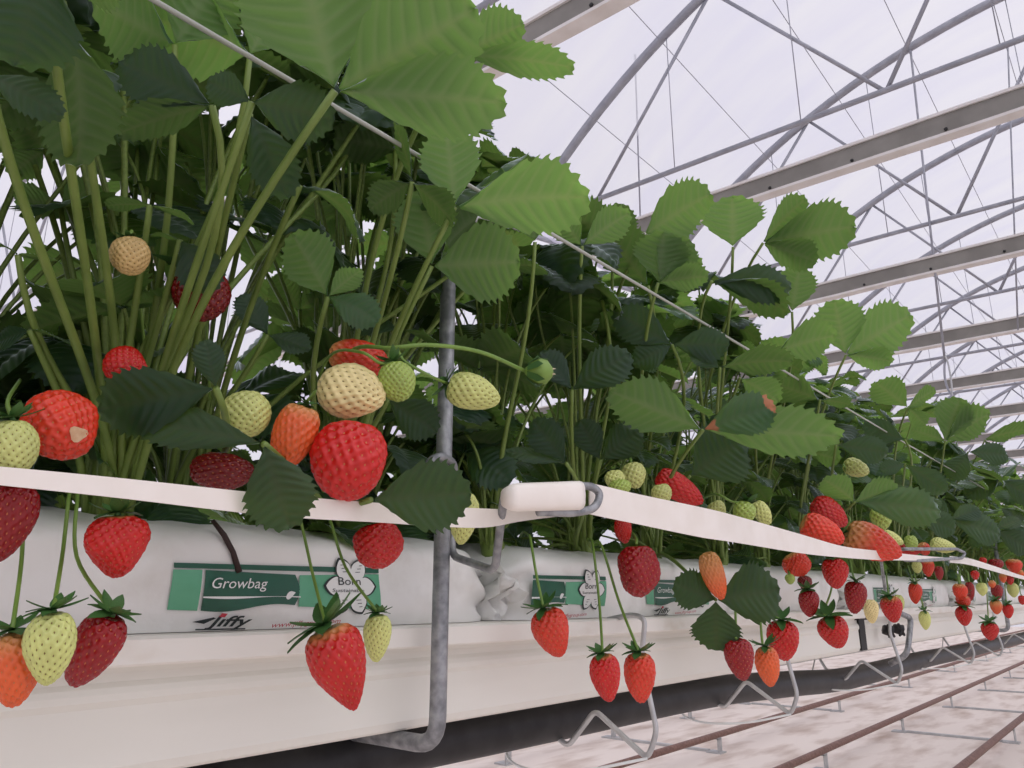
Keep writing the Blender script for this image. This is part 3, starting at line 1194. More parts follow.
# leaves of the front face: where the stalk meets the leaf, its distance, where the stalk starts, and for each leaflet its tip,
# face (+1 upper side towards the aisle, -1 underside), half width and droop
hero = [
    ((335, 91), .28, (205, 410), [(290, -75, -.75, .42, .15), (476, 8, -.8, .36, .15), (506, 103, -.8, .23, .25)]),
    ((460, 55), .34, (340, 400), [(524, 24, -.6, .38, .2), (574, 68, -.5, .17, .35)]),
    ((455, 207), .36, (375, 400), [(446, 126, -.6, .36, .2), (590, 198, -.6, .30, .55)]),
    ((432, 266), .43, (400, 430), [(520, 262, -.85, .45, .15), (420, 190, -.3, .4, .3)]),
    ((395, 150), .45, (340, 420), [(334, 138, -.4, .46, .2), (420, 95, -.4, .4, .2)]),
    ((412, 182), .38, (345, 420), [(394, 124, .1, .30, .3), (454, 224, -.3, .36, .3), (370, 210, -.3, .4, .4)]),
    ((250, 114), .37, (220, 440), [(288, 198, .45, .25, .5)]),
    ((300, 186), .40, (245, 440), [(364, 242, .15, .34, 1.0)]),
    ((252, 102), .33, (175, 440), [(334, 120, .45, .34, .6), (208, 82, .45, .36, .3)]),
    ((212, 105), .36, (150, 440), [(119, 62, .5, .28, .3), (118, 134, -.35, .22, .3)]),
    ((45, -40), .29, (40, 440), [(14, 66, .6, .42, .5), (120, -10, -.3, .4, .3)]),
    ((70, 30), .35, (60, 440), [(76, 166, -.05, .33, .6), (10, 20, -.3, .4, .3)]),
    ((-12, 75), .33, (20, 440), [(63, 116, .4, .22, .5)]),
    ((175, 45), .42, (110, 440), [(92, 2, -.6, .46, .2), (220, -30, -.6, .46, .2)]),
    ((250, 55), .40, (200, 440), [(152, 18, -.6, .46, .2), (285, -10, -.6, .42, .2)]),
    ((150, 205), .45, (130, 440), [(106, 206, -.05, .3, .2), (194, 222, .05, .28, .3)]),
    ((328, 297), .46, (310, 430), [(292, 234, -.5, .40, .3), (378, 322, .25, .36, .5), (362, 270, -.3, .35, .3)]),
    ((180, 240), .45, (185, 440), [(213, 292, .5, .36, .5), (150, 235, .1, .3, .4)]),
    ((216, 388), .40, (215, 440), [(97, 410, .7, .27, .3), (205, 340, .5, .3, .4)]),
    ((264, 444), .385, (270, 470), [(130, 419, .42, .16, .35), (290, 529, .9, .38, .1)]),
    ((371, 500), .385, (385, 470), [(471, 493, .85, .34, .2)]),
    ((388, 400), .46, (395, 450), [(437, 432, .5, .34, .4)]),
    ((582, 246), .43, (560, 440), [(557, 215, -.5, .42, .2), (630, 213, -.5, .32, .3)]),
    ((612, 250), .47, (590, 440), [(622, 204, -.4, .42, .2), (565, 205, -.4, .4, .2)]),
    ((645, 235), .42, (620, 430), [(711, 194, -.5, .40, .3)]),
    ((658, 283), .39, (640, 440), [(664, 232, -.8, .52, .15), (708, 277, -.3, .38, .3), (690, 240, -.8, .40, .2)]),
    ((733, 247), .37, (700, 430), [(732, 196, -.75, .58, .15)]),
    ((763, 243), .35, (730, 430), [(855, 227, -.6, .33, .25), (806, 199, -.3, .32, .3), (816, 262, -.5, .34, .3)]),
    ((712, 281), .39, (700, 440), [(791, 289, .4, .24, .6), (788, 314, -.2, .30, .7)]),
    ((792, 312), .38, (760, 450), [(800, 266, -.5, .42, .2), (760, 295, -.3, .4, .3)]),
    ((846, 355), .34, (800, 470), [(911, 315, -.6, .37, .25), (834, 300, -.5, .42, .25), (892, 362, -.4, .33, .3)]),
    ((776, 352), .38, (760, 460), [(836, 336, -.5, .40, .3)]),
    ((720, 368), .37, (715, 470), [(793, 362, -.3, .30, .4), (690, 352, .3, .3, .3)]),
    ((535, 242), .44, (520, 440), [(528, 188, -.6, .5, .2)]),
    ((602, 300), .46, (585, 440), [(551, 258, -.3, .45, .2)]),
    ((648, 286), .43, (630, 440), [(599, 224, -.4, .36, .2)]),
    ((672, 345), .41, (650, 450), [(614, 312, .5, .28, .4), (729, 345, .5, .3, .4), (633, 364, .45, .32, .5)]),
    ((572, 390), .46, (575, 460), [(540, 352, .2, .32, .4), (630, 354, .3, .32, .4)]),
    ((703, 430), .36, (630, 494), [(609, 391, -.75, .27, .2), (776, 407, .45, .27, .9), (842, 437, -.7, .19, .2)]),
    ((690, 476), .42, (680, 500), [(742, 440, .7, .5, .3)]),
    ((820, 400), .37, (800, 470), [(767, 384, -.3, .42, .3), (850, 405, -.3, .36, .3)]),
    ((740, 378), .40, (730, 470), [(779, 402, -.5, .38, .3)]),
    ((716, 600), .425, (665, 530), [(674, 583, .95, .42, .2), (780, 589, .95, .44, .2), (716, 650, .95, .47, .2)]),
    ((855, 502), .36, (840, 520), [(899, 490, -.6, .38, .3), (823, 479, -.4, .42, .3), (940, 511, .5, .22, .7)]),
    ((836, 445), .38, (830, 490), [(888, 453, .5, .26, .6), (800, 430, .3, .3, .4)]),
    ((905, 464), .37, (890, 500), [(946, 492, .5, .24, .6), (880, 470, .4, .3, .4)]),
    ((908, 408), .35, (880, 480), [(875, 382, -.5, .42, .2), (935, 390, -.4, .4, .2), (925, 425, -.4, .4, .3)]),
    ((945, 441), .35, (920, 490), [(990, 414, -.5, .42, .2), (911, 430, -.5, .32, .2), (960, 398, -.5, .4, .2)]),
    ((985, 440), .35, (950, 490), [(1034, 429, -.4, .32, .3), (1000, 465, .3, .3, .4)]),
    ((905, 440), .36, (890, 490), [(863, 425, .5, .26, .4)]),
    ((968, 452), .35, (950, 500), [(1008, 456, .4, .28, .5), (950, 480, .4, .34, .4)]),
    ((1000, 480), .35, (970, 510), [(1035, 500, .4, .3, .5), (965, 495, .4, .3, .4), (1020, 462, .1, .3, .4)]),
    ((915, 515), .36, (905, 530), [(955, 530, .4, .3, .5), (890, 505, .3, .3, .4), (940, 500, .2, .3, .4)]),
    ((950, 520), .36, (935, 530), [(1000, 535, .4, .3, .5), (980, 510, .3, .3, .5), (930, 500, .3, .3, .4)]),
    ((995, 530), .36, (975, 540), [(1030, 550, .4, .3, .5), (970, 545, .3, .3, .5), (1020, 520, .2, .3, .4)]),
    ((566, 463), .45, (560, 500), [(533, 420, .6, .32, .35), (506, 452, .2, .16, .3)]),
    ((600, 460), .48, (600, 500), [(640, 430, .5, .36, .4), (580, 420, .4, .34, .3)]),
    ((45, 150), .62, (40, 440), [(4, 104, -.7, .46, .2), (75, 120, -.6, .44, .2), (10, 175, -.4, .4, .3)]),
    ((60, 205), .60, (60, 440), [(15, 200, -.6, .42, .2), (100, 185, -.6, .4, .2)]),
    ((18, 255), .50, (20, 440), [(-25, 235, .1, .4, .3), (60, 262, .1, .3, .3)]),
    ((322, 245), .64, (330, 440), [(318, 200, -.8, .46, .2), (350, 225, -.7, .4, .2)]),
    ((300, 310), .66, (300, 440), [(335, 280, -.7, .42, .2), (275, 275, -.7, .42, .2)]),
    ((30, 330), .52, (30, 440), [(70, 345, .1, .36, .4), (-5, 345, .2, .36, .4)]),
    ((400, 330), .50, (390, 440), [(350, 322, .2, .34, .5), (440, 345, .1, .3, .4)]),
    ((268, 335), .52, (265, 440), [(240, 295, .2, .34, .3), (310, 350, .2, .34, .4)]),
]
rh = random.Random(77)
HERO_N = 0


def hero_leaf(p, A, tips, dried=False):
    global HERO_N
    V, Fc, Ve = [], [], []
    view = (A - EYE).normalized()
    dA = (A - EYE).dot(FW)
    mean = Vector((0, 0, 0))
    for (tx, ty, face, wd, bend) in tips:
        r_ = ray(tx, ty)
        T = EYE + r_ * (dA / F_PX)
        d = T - A
        mean += d.normalized()
        L = d.length * (1 + .04 * bend)
        if face > .15:
            face = min(.95, face + .38)
        nrm = Vector((0, 0, 1)) * (1 - abs(face)) - view * face
        vs, fs, ve = leaflet(1.0, wd, bend, rh.uniform(.04, .16), rh.uniform(.05, .13), rh, 9, 4, 5, twist=rh.uniform(-.18, .18))
        # aim the drooping leaflet so that its tip still lands where it should
        M_ = leaf_matrix(Vector((0, 0, 0)), d, nrm, L) @ Matrix.Rotation(-bend * .5, 4, 'Y')
        o = len(V)
        V += [tuple(M_ @ Vector((q[0] * .97 + .03, q[1], q[2]))) for q in vs]
        Fc += [tuple(i + o for i in f) for f in fs]
        Ve += ve
    me_ = leaf_mesh(V, Fc, Ve)
    if dried:
        me_.materials.append(MT['brown'])
        n1 = len(Fc) // 3
        tip_ = max((Vector(q) for q in V[len(V) // 3:2 * len(V) // 3]), key=lambda q: q.length)
        for pl in me_.polygons:
            if n1 <= pl.index < 2 * n1 and ((pl.center - tip_).length < .014 or pl.center.length < .016):
                pl.material_index = 1
    o_ = link('leaf', me_, p.root)
    o_.location = A - p.base
    tone = (1.08 if min(t[2] for t in tips) < -.45 else .55) * rh.uniform(.88, 1.1)  # glowing undersides and shaded tops put into the leaf colour
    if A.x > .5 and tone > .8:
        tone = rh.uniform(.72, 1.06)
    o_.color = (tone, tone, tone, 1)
    a0 = A - p.base
    b0 = Vector((rh.uniform(-.012, .012), rh.uniform(-.012, .012), .004))
    mean = mean.normalized() if mean.length > 1e-4 else Vector((0, 0, 1))
    c1 = b0 + Vector((a0.x * .15, a0.y * .15, max(.02, a0.z * .5)))
    c2 = a0 - (mean * (.5 if mean.z > -.25 else .08) + a0.normalized() * .9) * min(.10, .32 * a0.length)
    pts = bezier(b0, c1, c2, a0, 14)
    m_ = MB()
    m_.tube([q - a0 for q in pts], [.0031 - .0011 * i / 14 for i in range(15)], 8)
    link('leaf_stalk', m_.mesh('leaf_stalk', [MT['stalk']]), o_)


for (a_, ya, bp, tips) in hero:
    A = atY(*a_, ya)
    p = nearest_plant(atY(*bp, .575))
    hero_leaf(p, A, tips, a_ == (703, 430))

# foliage that fills the row; it never grows taller than the outline the crop has from the aisle
OUTLINE = [(495, -400), (508, 95), (545, 135), (600, 205), (640, 195), (700, 190), (760, 192), (850, 215), (862, 262), (905, 318), (925, 372), (960, 398), (1000, 425), (1100, 445)]


def under_outline(A, size):
    """lower a leaf until it stays below the crop's outline"""
    A = A.copy()
    for _ in range(40):
        v = A - EYE
        dz = v.dot(FW)
        if dz < .05:
            return A
        x, y = 512 + F_PX * v.dot(RT) / dz, 384 - F_PX * v.dot(UP) / dz
        k = size * .95 * F_PX / dz
        lim = -500
        for xx in (x - k * .6, x, x + k * .6):
            if xx < 495:
                continue
            for (x0, y0), (x1, y1) in zip(OUTLINE[:-1], OUTLINE[1:]):
                if x0 <= xx <= x1:
                    lim = max(lim, y0 + (y1 - y0) * (xx - x0) / (x1 - x0))
        if y - k * .55 >= lim or A.z < ZC + .08:
            return A
        A.z -= .012
    return A


rf = random.Random(5)
for i, p in enumerate(PL):
    x, y = p.base.x, p.base.y
    n = 12 if x < .5 else 17
    for k in range(n):
        q = rf.uniform(0, 2 * math.pi)
        rho = rf.uniform(.04, .20)
        h = rf.uniform(.20, .44) if x > .55 else rf.uniform(.24, .58)
        low = rf.random() < .22
        if low:
            h = rf.uniform(.07, .18)
            rho = rf.uniform(.05, .12)
        A = p.base + Vector((rho * math.cos(q) * .8, rho * math.sin(q) * 1.2, h))
        lim = .47 if x < 1.9 else .34
        if A.y < lim:
            A.y = lim + rf.uniform(0, .12)
        if low and A.y < .53:
            A.y = rf.uniform(.53, .72)
        out = Vector((math.cos(q), math.sin(q) * 1.1, 0)).normalized()
        d = out + Vector((0, 0, rf.uniform(-.55, .35)))
        nrm = Vector((rf.uniform(-.35, .35), rf.uniform(-.35, .35), 1)) + out * rf.uniform(-.1, .4)
        size = rf.uniform(.065, .098) * (.8 if low else 1)
        A = under_outline(A, size)
        p.leaf(A, d, nrm, size, LEAF[rf.randrange(12)] if rf.random() < .6 else LEAF_DROOP[rf.randrange(4)], r=.0018)

for i, p in enumerate(PL):
    x = p.base.x
    for k in range(16 if x < .75 else 9 if x < 1.9 else 5):
        A = p.base + Vector((rf.uniform(-.06, .06), rf.uniform(-.02, .16), rf.uniform(.0, .17)))
        A.y = max(A.y, .575)
        out = Vector((rf.uniform(-1, 1), rf.uniform(-.5, 1), rf.uniform(-.3, .5)))
        p.leaf(A, out, Vector((rf.uniform(-.5, .5), rf.uniform(-.9, .3), .8)), rf.uniform(.05, .075), LEAF[rf.randrange(12)], r=.0018)
    if x < .55:
        for k in range(7):
            A = p.base + Vector((rf.uniform(-.16, .16), 0, rf.uniform(.36, .60)))
            A.y = rf.uniform(.42, .78)
            out = Vector((rf.uniform(-1, 1), rf.uniform(-1, 1), rf.uniform(-.5, .2)))
            A = under_outline(A, .1)
            p.leaf(A, out, Vector((rf.uniform(-.4, .4), rf.uniform(-.4, .4), 1)), rf.uniform(.08, .105), LEAF[rf.randrange(12)], r=.0022)

# far plants: too small for their parts to show, one mesh each
def far_plant_mesh(rg):
    V, Fc, Ve = [], [], []
    mi = []
    geo = [leaf_geo(rg, 1) for _ in range(4)]
    m_ = MB()
    for k in range(20):
        q = rg.uniform(0, 2 * math.pi)
        rho = rg.uniform(.04, .22)
        h = rg.uniform(.12, .44)
        A = Vector((rho * math.cos(q) * .8, max(-.28, rho * math.sin(q) * 1.3), h))
        out = Vector((math.cos(q), math.sin(q), rg.uniform(-.6, .3)))
        M_ = leaf_matrix(A, out, Vector((rg.uniform(-.3, .3), rg.uniform(-.3, .3), 1)), rg.uniform(.07, .10))
        v, f, e = geo[k % 4]
        o = len(V)
        V += [tuple(M_ @ Vector(p)) for p in v]
        Fc += [tuple(i + o for i in ff) for ff in f]
        Ve += e
        m_.tube(bezier(Vector((0, 0, 0)), Vector((A.x * .2, A.y * .2, h * .5)), A - out * .03 - Vector((0, 0, .03)), A, 5), .0024, 4, cap=False)
    nl = len(Fc)
    o = len(V)
    V += m_.v
    Fc += [tuple(i + o for i in f) for f in m_.f]
    Ve += [0] * len(m_.v)
    me = leaf_mesh(V, Fc, Ve, 'strawberry_plant')
    me.materials.append(MT['stalk'])
    me.polygons.foreach_set('material_index', [0] * nl + [1] * (len(Fc) - nl))
    return me


rg = random.Random(3)
FAR = [far_plant_mesh(rg) for _ in range(6)]
x, k = 3.3, 0
while x < 11:
    o = link('strawberry_plant', FAR[k % 6])
    o.location = (x, .575 if k % 2 else .665, ZC + .05)
    o.rotation_euler = (0, 0, rg.choice((0, math.pi)) * 0 + rg.uniform(-.3, .3))
    o.scale = [rg.uniform(.95, 1.15)] * 3
    o.color = (.8, .8, .8, 1)
    tag(o, 'small strawberry plant in the distant stretch at the right edge', 'strawberry plant', 'distant strawberry plants')
    x += .15
    k += 1


# ------------------------------------------------------------------ strawberries
def berry_mesh(rg, taper, lump, nseed, lobes=0, pale=False, blunt=0.0):
    """unit fruit: calyx end at z=0, tip at z=-1, radius about .5; dimples and seeds"""
    nu, nv = (124, 86) if nseed > 120 else (72, 50)
    v = []
    ga = math.pi * (3 - math.sqrt(5))
    seeds = []
    for k in range(nseed):
        zz = 1 - (k + .5) / nseed * 2
        if zz > .90:
            continue
        rr = math.sqrt(1 - zz * zz)
        an = k * ga
        seeds.append((rr * math.cos(an) + rg.uniform(-.012, .012), rr * math.sin(an) + rg.uniform(-.012, .012), zz))
    S = np.array(seeds)
    S /= np.linalg.norm(S, axis=1)[:, None]
    dirs = [(0, 0, 1)]
    for i in range(1, nv):
        th = math.pi * i / nv
        for j in range(nu):
            q = 2 * math.pi * (j + .5 * (i % 2)) / nu
            dirs.append((math.sin(th) * math.cos(q), math.sin(th) * math.sin(q), math.cos(th)))
    dirs.append((0, 0, -1))
    D = np.array(dirs)
    spacing = math.sqrt(4 * math.pi / nseed)
    dots = D @ S.T
    dist = np.arccos(np.clip(dots.max(axis=1), -1, 1))
    dim = np.exp(-(dist / (.40 * spacing)) ** 2)
    off = rg.uniform(0, 50)

    def shape(d, dimple):
        x, y, z = d
        s = (1 - z) / 2                       # 0 calyx end .. 1 tip
        rad = 1 - taper * s ** 1.25
        if blunt:
            rad *= 1 + blunt * math.exp(-((s - .8) / .22) ** 2)
        an = math.atan2(y, x)
        lm = 1 + lump * noise.noise((x * .9 + off, y * .9, z * .8)) + lump * .22 * noise.noise((x * 2 + off, y * 2, z * 1.8 + 7))
        if lobes:
            lm *= 1 + .10 * math.cos(2 * an) * (s ** .7)
        rxy = math.hypot(x, y)
        zz = z * .5
        zz -= .10 * math.exp(-(rxy / .34) ** 2) * (1 if z > 0 else 0)
        dd = 1 - dimple
        return (x * .5 * rad * lm * dd, y * .5 * rad * lm * dd, zz * dd - .5)

    depth = .105 * (spacing / .28)
    pts = [shape(d, depth * float(m_)) for d, m_ in zip(dirs, dim)]
    fs = []
    for j in range(nu):
        fs.append((0, 1 + j, 1 + (j + 1) % nu))
    for i in range(nv - 2):
        a0, b0 = 1 + i * nu, 1 + (i + 1) * nu
        for j in range(nu):
            if i % 2 == 0:      # row i has offset .5 (i+1 odd)
                fs.append((a0 + j, b0 + j, b0 + (j + 1) % nu))
                fs.append((a0 + j, b0 + (j + 1) % nu, a0 + (j + 1) % nu))
            else:
                fs.append((a0 + j, b0 + j, a0 + (j + 1) % nu))
                fs.append((a0 + (j + 1) % nu, b0 + j, b0 + (j + 1) % nu))
    last = len(dirs) - 1
    a0 = 1 + (nv - 2) * nu
    for j in range(nu):
        fs.append((a0 + j, last, a0 + (j + 1) % nu))
    a = MB()
    a.add(pts, fs, 0)
    along = [min(1, max(0, (1 - d[2]) / 2)) for d in dirs]
    # seeds: small drops lying in the dimples, long axis along the meridian
    sr = (.175 if pale else .15) * spacing
    for s_ in S:
        P = Vector(shape(s_, depth * 1.0))
        e = 1e-3
        z = s_[2]
        m = Vector((-s_[0] * z, -s_[1] * z, 1 - z * z))
        m = m.normalized() if m.length > 1e-4 else Vector((1, 0, 0))
        nn = Vector(s_)
        P2 = Vector(shape((Vector(s_) + m * e).normalized(), depth))
        mm = (P2 - P).normalized()
        nn = (nn - mm * nn.dot(mm)).normalized()
        bb = nn.cross(mm)
        h = sr * .38
        vs = [P + mm * sr * .5 + nn * h * .3, P - mm * sr * .5 + nn * h * .3, P + bb * sr * .33 + nn * h * .3, P - bb * sr * .33 + nn * h * .3, P + nn * h]
        a.add(vs, [(0, 2, 4), (2, 1, 4), (1, 3, 4), (3, 0, 4)], 1)
        along += [(1 - z) / 2] * 5
    me = a.mesh('fruit', [MT['berry'], MT['seed_pale' if pale else 'seed_ripe']])
    at = me.attributes.new('along', 'FLOAT', 'POINT')
    at.data.foreach_set('value', along)
    return me


rb = random.Random(11)
BM = {}
shapes = {'cone': (.42, .12, 170, 0, 0), 'long': (.36, .12, 170, 0, .04), 'round': (.14, .16, 190, 0, 0), 'wide': (.40, .22, 210, 1, 0), 'blunt': (.22, .22, 180, 1, .06), 'tri': (.66, .14, 200, 0, 0), 'small': (.30, .08, 90, 0, 0), 'lump': (.18, .34, 200, 1, .05)}
for nm, (tp, lu, ns, lo, bl) in shapes.items():
    for pale in (False, True):
        BM[nm, pale] = [berry_mesh(rb, tp, lu, ns, lo, pale, bl) for _ in range(2)]


def calyx_mesh(rg, n=10, up=.5):
    a = MB()
    for k in range(n):
        q = 2 * math.pi * k / n + rg.uniform(-.15, .15)
        L = rg.uniform(.40, .58)
        W = .105
        e = rg.uniform(-.1, up)
        vs, fs = [], []
        for i in range(6):
            t = i / 5
            rr = .02 + L * t * math.cos(e)
            zz = .02 + L * (math.sin(e) * t + .25 * t * t * (1 if e > .1 else -1) * .7)
            w = W * math.sin(math.pi * (.12 + .88 * t)) ** .8 if t < 1 else .004
            for sgn in (-1, 0, 1):
                x, y = rr, w * sgn
                vs.append((x * math.cos(q) - y * math.sin(q), x * math.sin(q) + y * math.cos(q), zz + (.02 if sgn else 0)))
        for i in range(5):
            for j in range(2):
                fs.append((i * 3 + j, i * 3 + j + 1, (i + 1) * 3 + j + 1, (i + 1) * 3 + j))
        a.add(vs, fs)
    a.tube([(0, 0, -.03), (0, 0, .05)], [.07, .035], 6)
    return a.mesh('calyx', [MT['sepal']])


CAL = [calyx_mesh(rb) for _ in range(4)]

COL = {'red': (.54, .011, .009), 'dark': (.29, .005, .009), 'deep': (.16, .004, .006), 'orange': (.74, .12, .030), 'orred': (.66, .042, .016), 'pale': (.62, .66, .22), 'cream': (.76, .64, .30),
       'green': (.36, .48, .10), 'tan': (.60, .42, .17)}
PALE = {'pale', 'cream', 'green', 'tan'}


def strawberry(cx, cy, w, l, ang, Y, col, shape, label, group=None, depth=0.0, stalk=None, calyx=True, shoulder=None, csize=1.0):
    """cx,cy centre, w,l width and length in photo pixels, ang = direction of the tip in the picture (90 = down), depth > 0 = tip towards the viewer"""
    Pc = atY(cx, cy, Y)
    k = px_size(Pc)
    an = math.radians(ang)
    dv = (RT * math.cos(an) - UP * math.sin(an)) * math.cos(depth) - FW * math.sin(depth)
    W_, L_ = w * k, l * k
    top = Pc - dv * L_ / 2
    t = empty('strawberry', top)
    z = -dv.normalized()
    xa = FW.cross(z).normalized() if abs(FW.dot(z)) < .98 else RT.copy()
    ya = z.cross(xa)
    rot = Matrix((xa, ya, z)).transposed()
    mats = BM[shape, col in PALE]
    f = link('fruit', mats[int(cx) % 2], t)
    f.matrix_basis = rot.to_4x4() @ Matrix.Rotation((cx * .7) % 6.28, 4, 'Z') @ Matrix.Diagonal((W_, W_, L_, 1))
    c = COL[col]
    j = random.Random(int(cx * 13 + cy))
    v = j.uniform(.88, 1.12)
    sh = shoulder if shoulder is not None else {'orange': .55, 'orred': .25}.get(col, .0)
    f.color = (c[0] * v, c[1] * v, c[2] * v, max(.001, sh))
    if calyx:
        q = link('calyx', CAL[int(cy) % 4], t)
        cw = W_ * 1.05 * csize
        q.matrix_basis = Matrix.Translation(dv * L_ * .035) @ rot.to_4x4() @ Matrix.Diagonal((cw, cw, cw, 1))
    if stalk is not None:
        pts = [Vector((0, 0, 0))]
        for (sx, sy, sY) in stalk:
            pts.append(atY(sx, sy, sY) - top)
        a = MB()
        pts2 = catmull([pts[0] + dv * L_ * .03] + pts[1:] if len(pts) > 1 else pts, 6)
        a.tube(pts2, max(.0011, min(.0017, 3.0 * k * .5)), 7)
        a.build('fruit_stalk', MT['fruit_stalk'], t)
    tag(t, label, 'strawberry', group or 'strawberries on the row')
    return t


def up_stalk(cx, cy, l, dx=0, zt=None, Y=.45):
    """a stalk that climbs from a hanging fruit to the edge of the bag top and goes in under the leaves"""
    y0 = cy - l / 2
    e = atY(cx, cy, .53)
    tx = cx + dx
    r_ = ray(tx, 400)
    ypx = None
    # image row of the bag top edge above this column
    for yy in range(int(y0), 380, -1):
        P = atY(tx, yy, .535)
        if P.z > ZC + .066:
            ypx = yy
            break
    ypx = ypx or y0 - 30
    return [(cx + dx * .35, y0 - (y0 - ypx) * .45, Y + .01), (cx + dx * .8, ypx + 4, Y + .035), (tx, ypx, .535), (tx - 5, ypx - 3, .575), (tx - 8, ypx + 2, .63)]


HG = 'strawberries hanging in front of the growbags'
TG = 'strawberries resting above the tape'
FG = 'small strawberries in the far stretch'
# --- left group, above the tape
b1 = strawberry(60, 425, 76, 74, 75, .43, 'orred', 'blunt', 'orange-red lumpy berry with a pale scar, at the left edge above the tape', TG, .5, None, False, .05)
a = MB()
from mathutils.bvhtree import BVHTree
fr_ = [o for o in b1.children if o.name.startswith('fruit')][0]
bvh = BVHTree.FromPolygons([b1.location + fr_.matrix_basis @ v.co for v in fr_.data.vertices], [tuple(p.vertices) for p in fr_.data.polygons])
vs = []
K = 16
for j in range(-1, K):
    q = j * 2 * math.pi / K
    rr = 0 if j < 0 else 9.0 + 1.6 * math.sin(3 * q + 1)
    d_ = ray(78 + rr * math.cos(q), 434 - rr * .85 * math.sin(q)).normalized()
    hit = bvh.ray_cast(EYE, d_)[0]
    vs.append(((hit - d_ * .0011) if hit else EYE + d_ * .4) - b1.location)
a.add(vs, [(0, 1 + j, 1 + (j + 1) % K) for j in range(K)])
a.build('scar', MT['scar'], b1)
strawberry(13, 447, 52, 60, 85, .41, 'pale', 'round', 'pale green berry cut by the left edge, just above the tape', TG, .1, [(8, 400, .46), (20, 380, .54)], True)
strawberry(127, 367, 46, 46, 20, .47, 'red', 'cone', 'bright red berry half hidden behind a dark leaf, above the scarred berry', TG, .2, None, False)
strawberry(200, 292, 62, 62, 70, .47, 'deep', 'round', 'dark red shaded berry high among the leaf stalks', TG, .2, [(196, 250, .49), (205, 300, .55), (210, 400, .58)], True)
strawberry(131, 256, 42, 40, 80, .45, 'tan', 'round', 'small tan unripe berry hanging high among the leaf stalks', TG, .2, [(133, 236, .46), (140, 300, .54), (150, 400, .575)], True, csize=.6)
strawberry(247, 414, 54, 48, 75, .43, 'pale', 'round', 'pale green-white berry resting on a dark leaf above the tape', TG, .3, None, False)
strawberry(294, 436, 52, 72, 108, .415, 'orange', 'long', 'glossy orange berry left of the biggest red berry', TG, .15, [(310, 398, .43), (320, 392, .48), (330, 420, .57)], True, .3, .5)
strawberry(350, 460, 80, 84, 96, .395, 'red', 'round', 'biggest glossy red berry leaning on the tape', TG, .35, None, False)
strawberry(351, 392, 56, 74, 12, .405, 'cream', 'blunt', 'cream-white unripe berry directly on top of the biggest red berry', TG, .2, None, False)
strawberry(397, 381, 40, 43, 75, .385, 'green', 'round', 'small green berry with drooping sepals beside the cream berry', TG, .2, [(380, 363, .39), (360, 352, .40), (330, 356, .46), (310, 400, .57)], True, None, .85)
strawberry(473, 392, 44, 58, 18, .39, 'pale', 'long', 'pale green berry pointing right, just right of the steel rod', TG, .1, [(430, 376, .385), (405, 362, .39), (392, 352, .42), (380, 420, .57)], True, None, .8)
strawberry(358, 358, 40, 64, 10, .45, 'orred', 'blunt', 'orange-red berry peeking out above the cream berry', TG, .1, None, False, .4)
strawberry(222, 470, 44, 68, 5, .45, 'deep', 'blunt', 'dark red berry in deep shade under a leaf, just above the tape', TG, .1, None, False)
# flower bud on a long arching stalk
t = empty('flower_bud', atY(525, 371, .37))
O = atY(525, 371, .37)
k_ = px_size(O)
a = MB()
prof_ = [(0, 3), (6, 10), (14, 14), (22, 12), (28, 4)]
ax = (RT * 1 - UP * .05).normalized()
s1 = ax.orthogonal().normalized()
s2 = ax.cross(s1)
vs, fs = [], []
for (u, r_) in prof_:
    for j in range(12):
        q = j * math.pi / 6
        vs.append(ax * u * k_ + (s1 * math.cos(q) + s2 * math.sin(q)) * r_ * k_)
for i in range(4):
    for j in range(12):
        fs.append((i * 12 + j, i * 12 + (j + 1) % 12, (i + 1) * 12 + (j + 1) % 12, (i + 1) * 12 + j))
a.add(vs, fs)
a.build('bud', MT['fruit_stalk'], t)
a = MB()
for j in range(7):
    q = j * .9
    rad = s1 * math.cos(q) + s2 * math.sin(q)
    p0, p1, p2 = ax * 2 * k_ + rad * 7 * k_, ax * 12 * k_ + rad * 16 * k_, ax * (20 + 5 * math.sin(j * 2)) * k_ + rad * (14 + 5 * math.cos(j * 3)) * k_
    sd = ax.cross(rad)
    a.add([p0 - sd * 3 * k_, p0 + sd * 3 * k_, p1 + sd * 4 * k_, p1 - sd * 4 * k_, p2], [(0, 1, 2, 3), (3, 2, 4)])
a.build('sepals', MT['sepal'], t)
a = MB()
for j in range(5):
    q = j * 1.26
    rad = s1 * math.cos(q) + s2 * math.sin(q)
    sd = ax.cross(rad)
    a.add([ax * 22 * k_ + rad * 4 * k_ - sd * 3 * k_, ax * 22 * k_ + rad * 4 * k_ + sd * 3 * k_, ax * 31 * k_ + rad * 5 * k_], [(0, 1, 2)])
a.build('dry_petals', MT['petal'], t)
a = MB()
a.tube(catmull([Vector((0, 0, 0)), atY(480, 352, .375) - O, atY(430, 345, .385) - O, atY(392, 348, .40) - O, atY(350, 352, .45) - O, atY(320, 400, .57) - O], 7), .0016, 7)
a.build('fruit_stalk', MT['fruit_stalk'], t)
tag(t, 'green flower bud with open sepals at the end of a long arching stalk', 'flower bud')

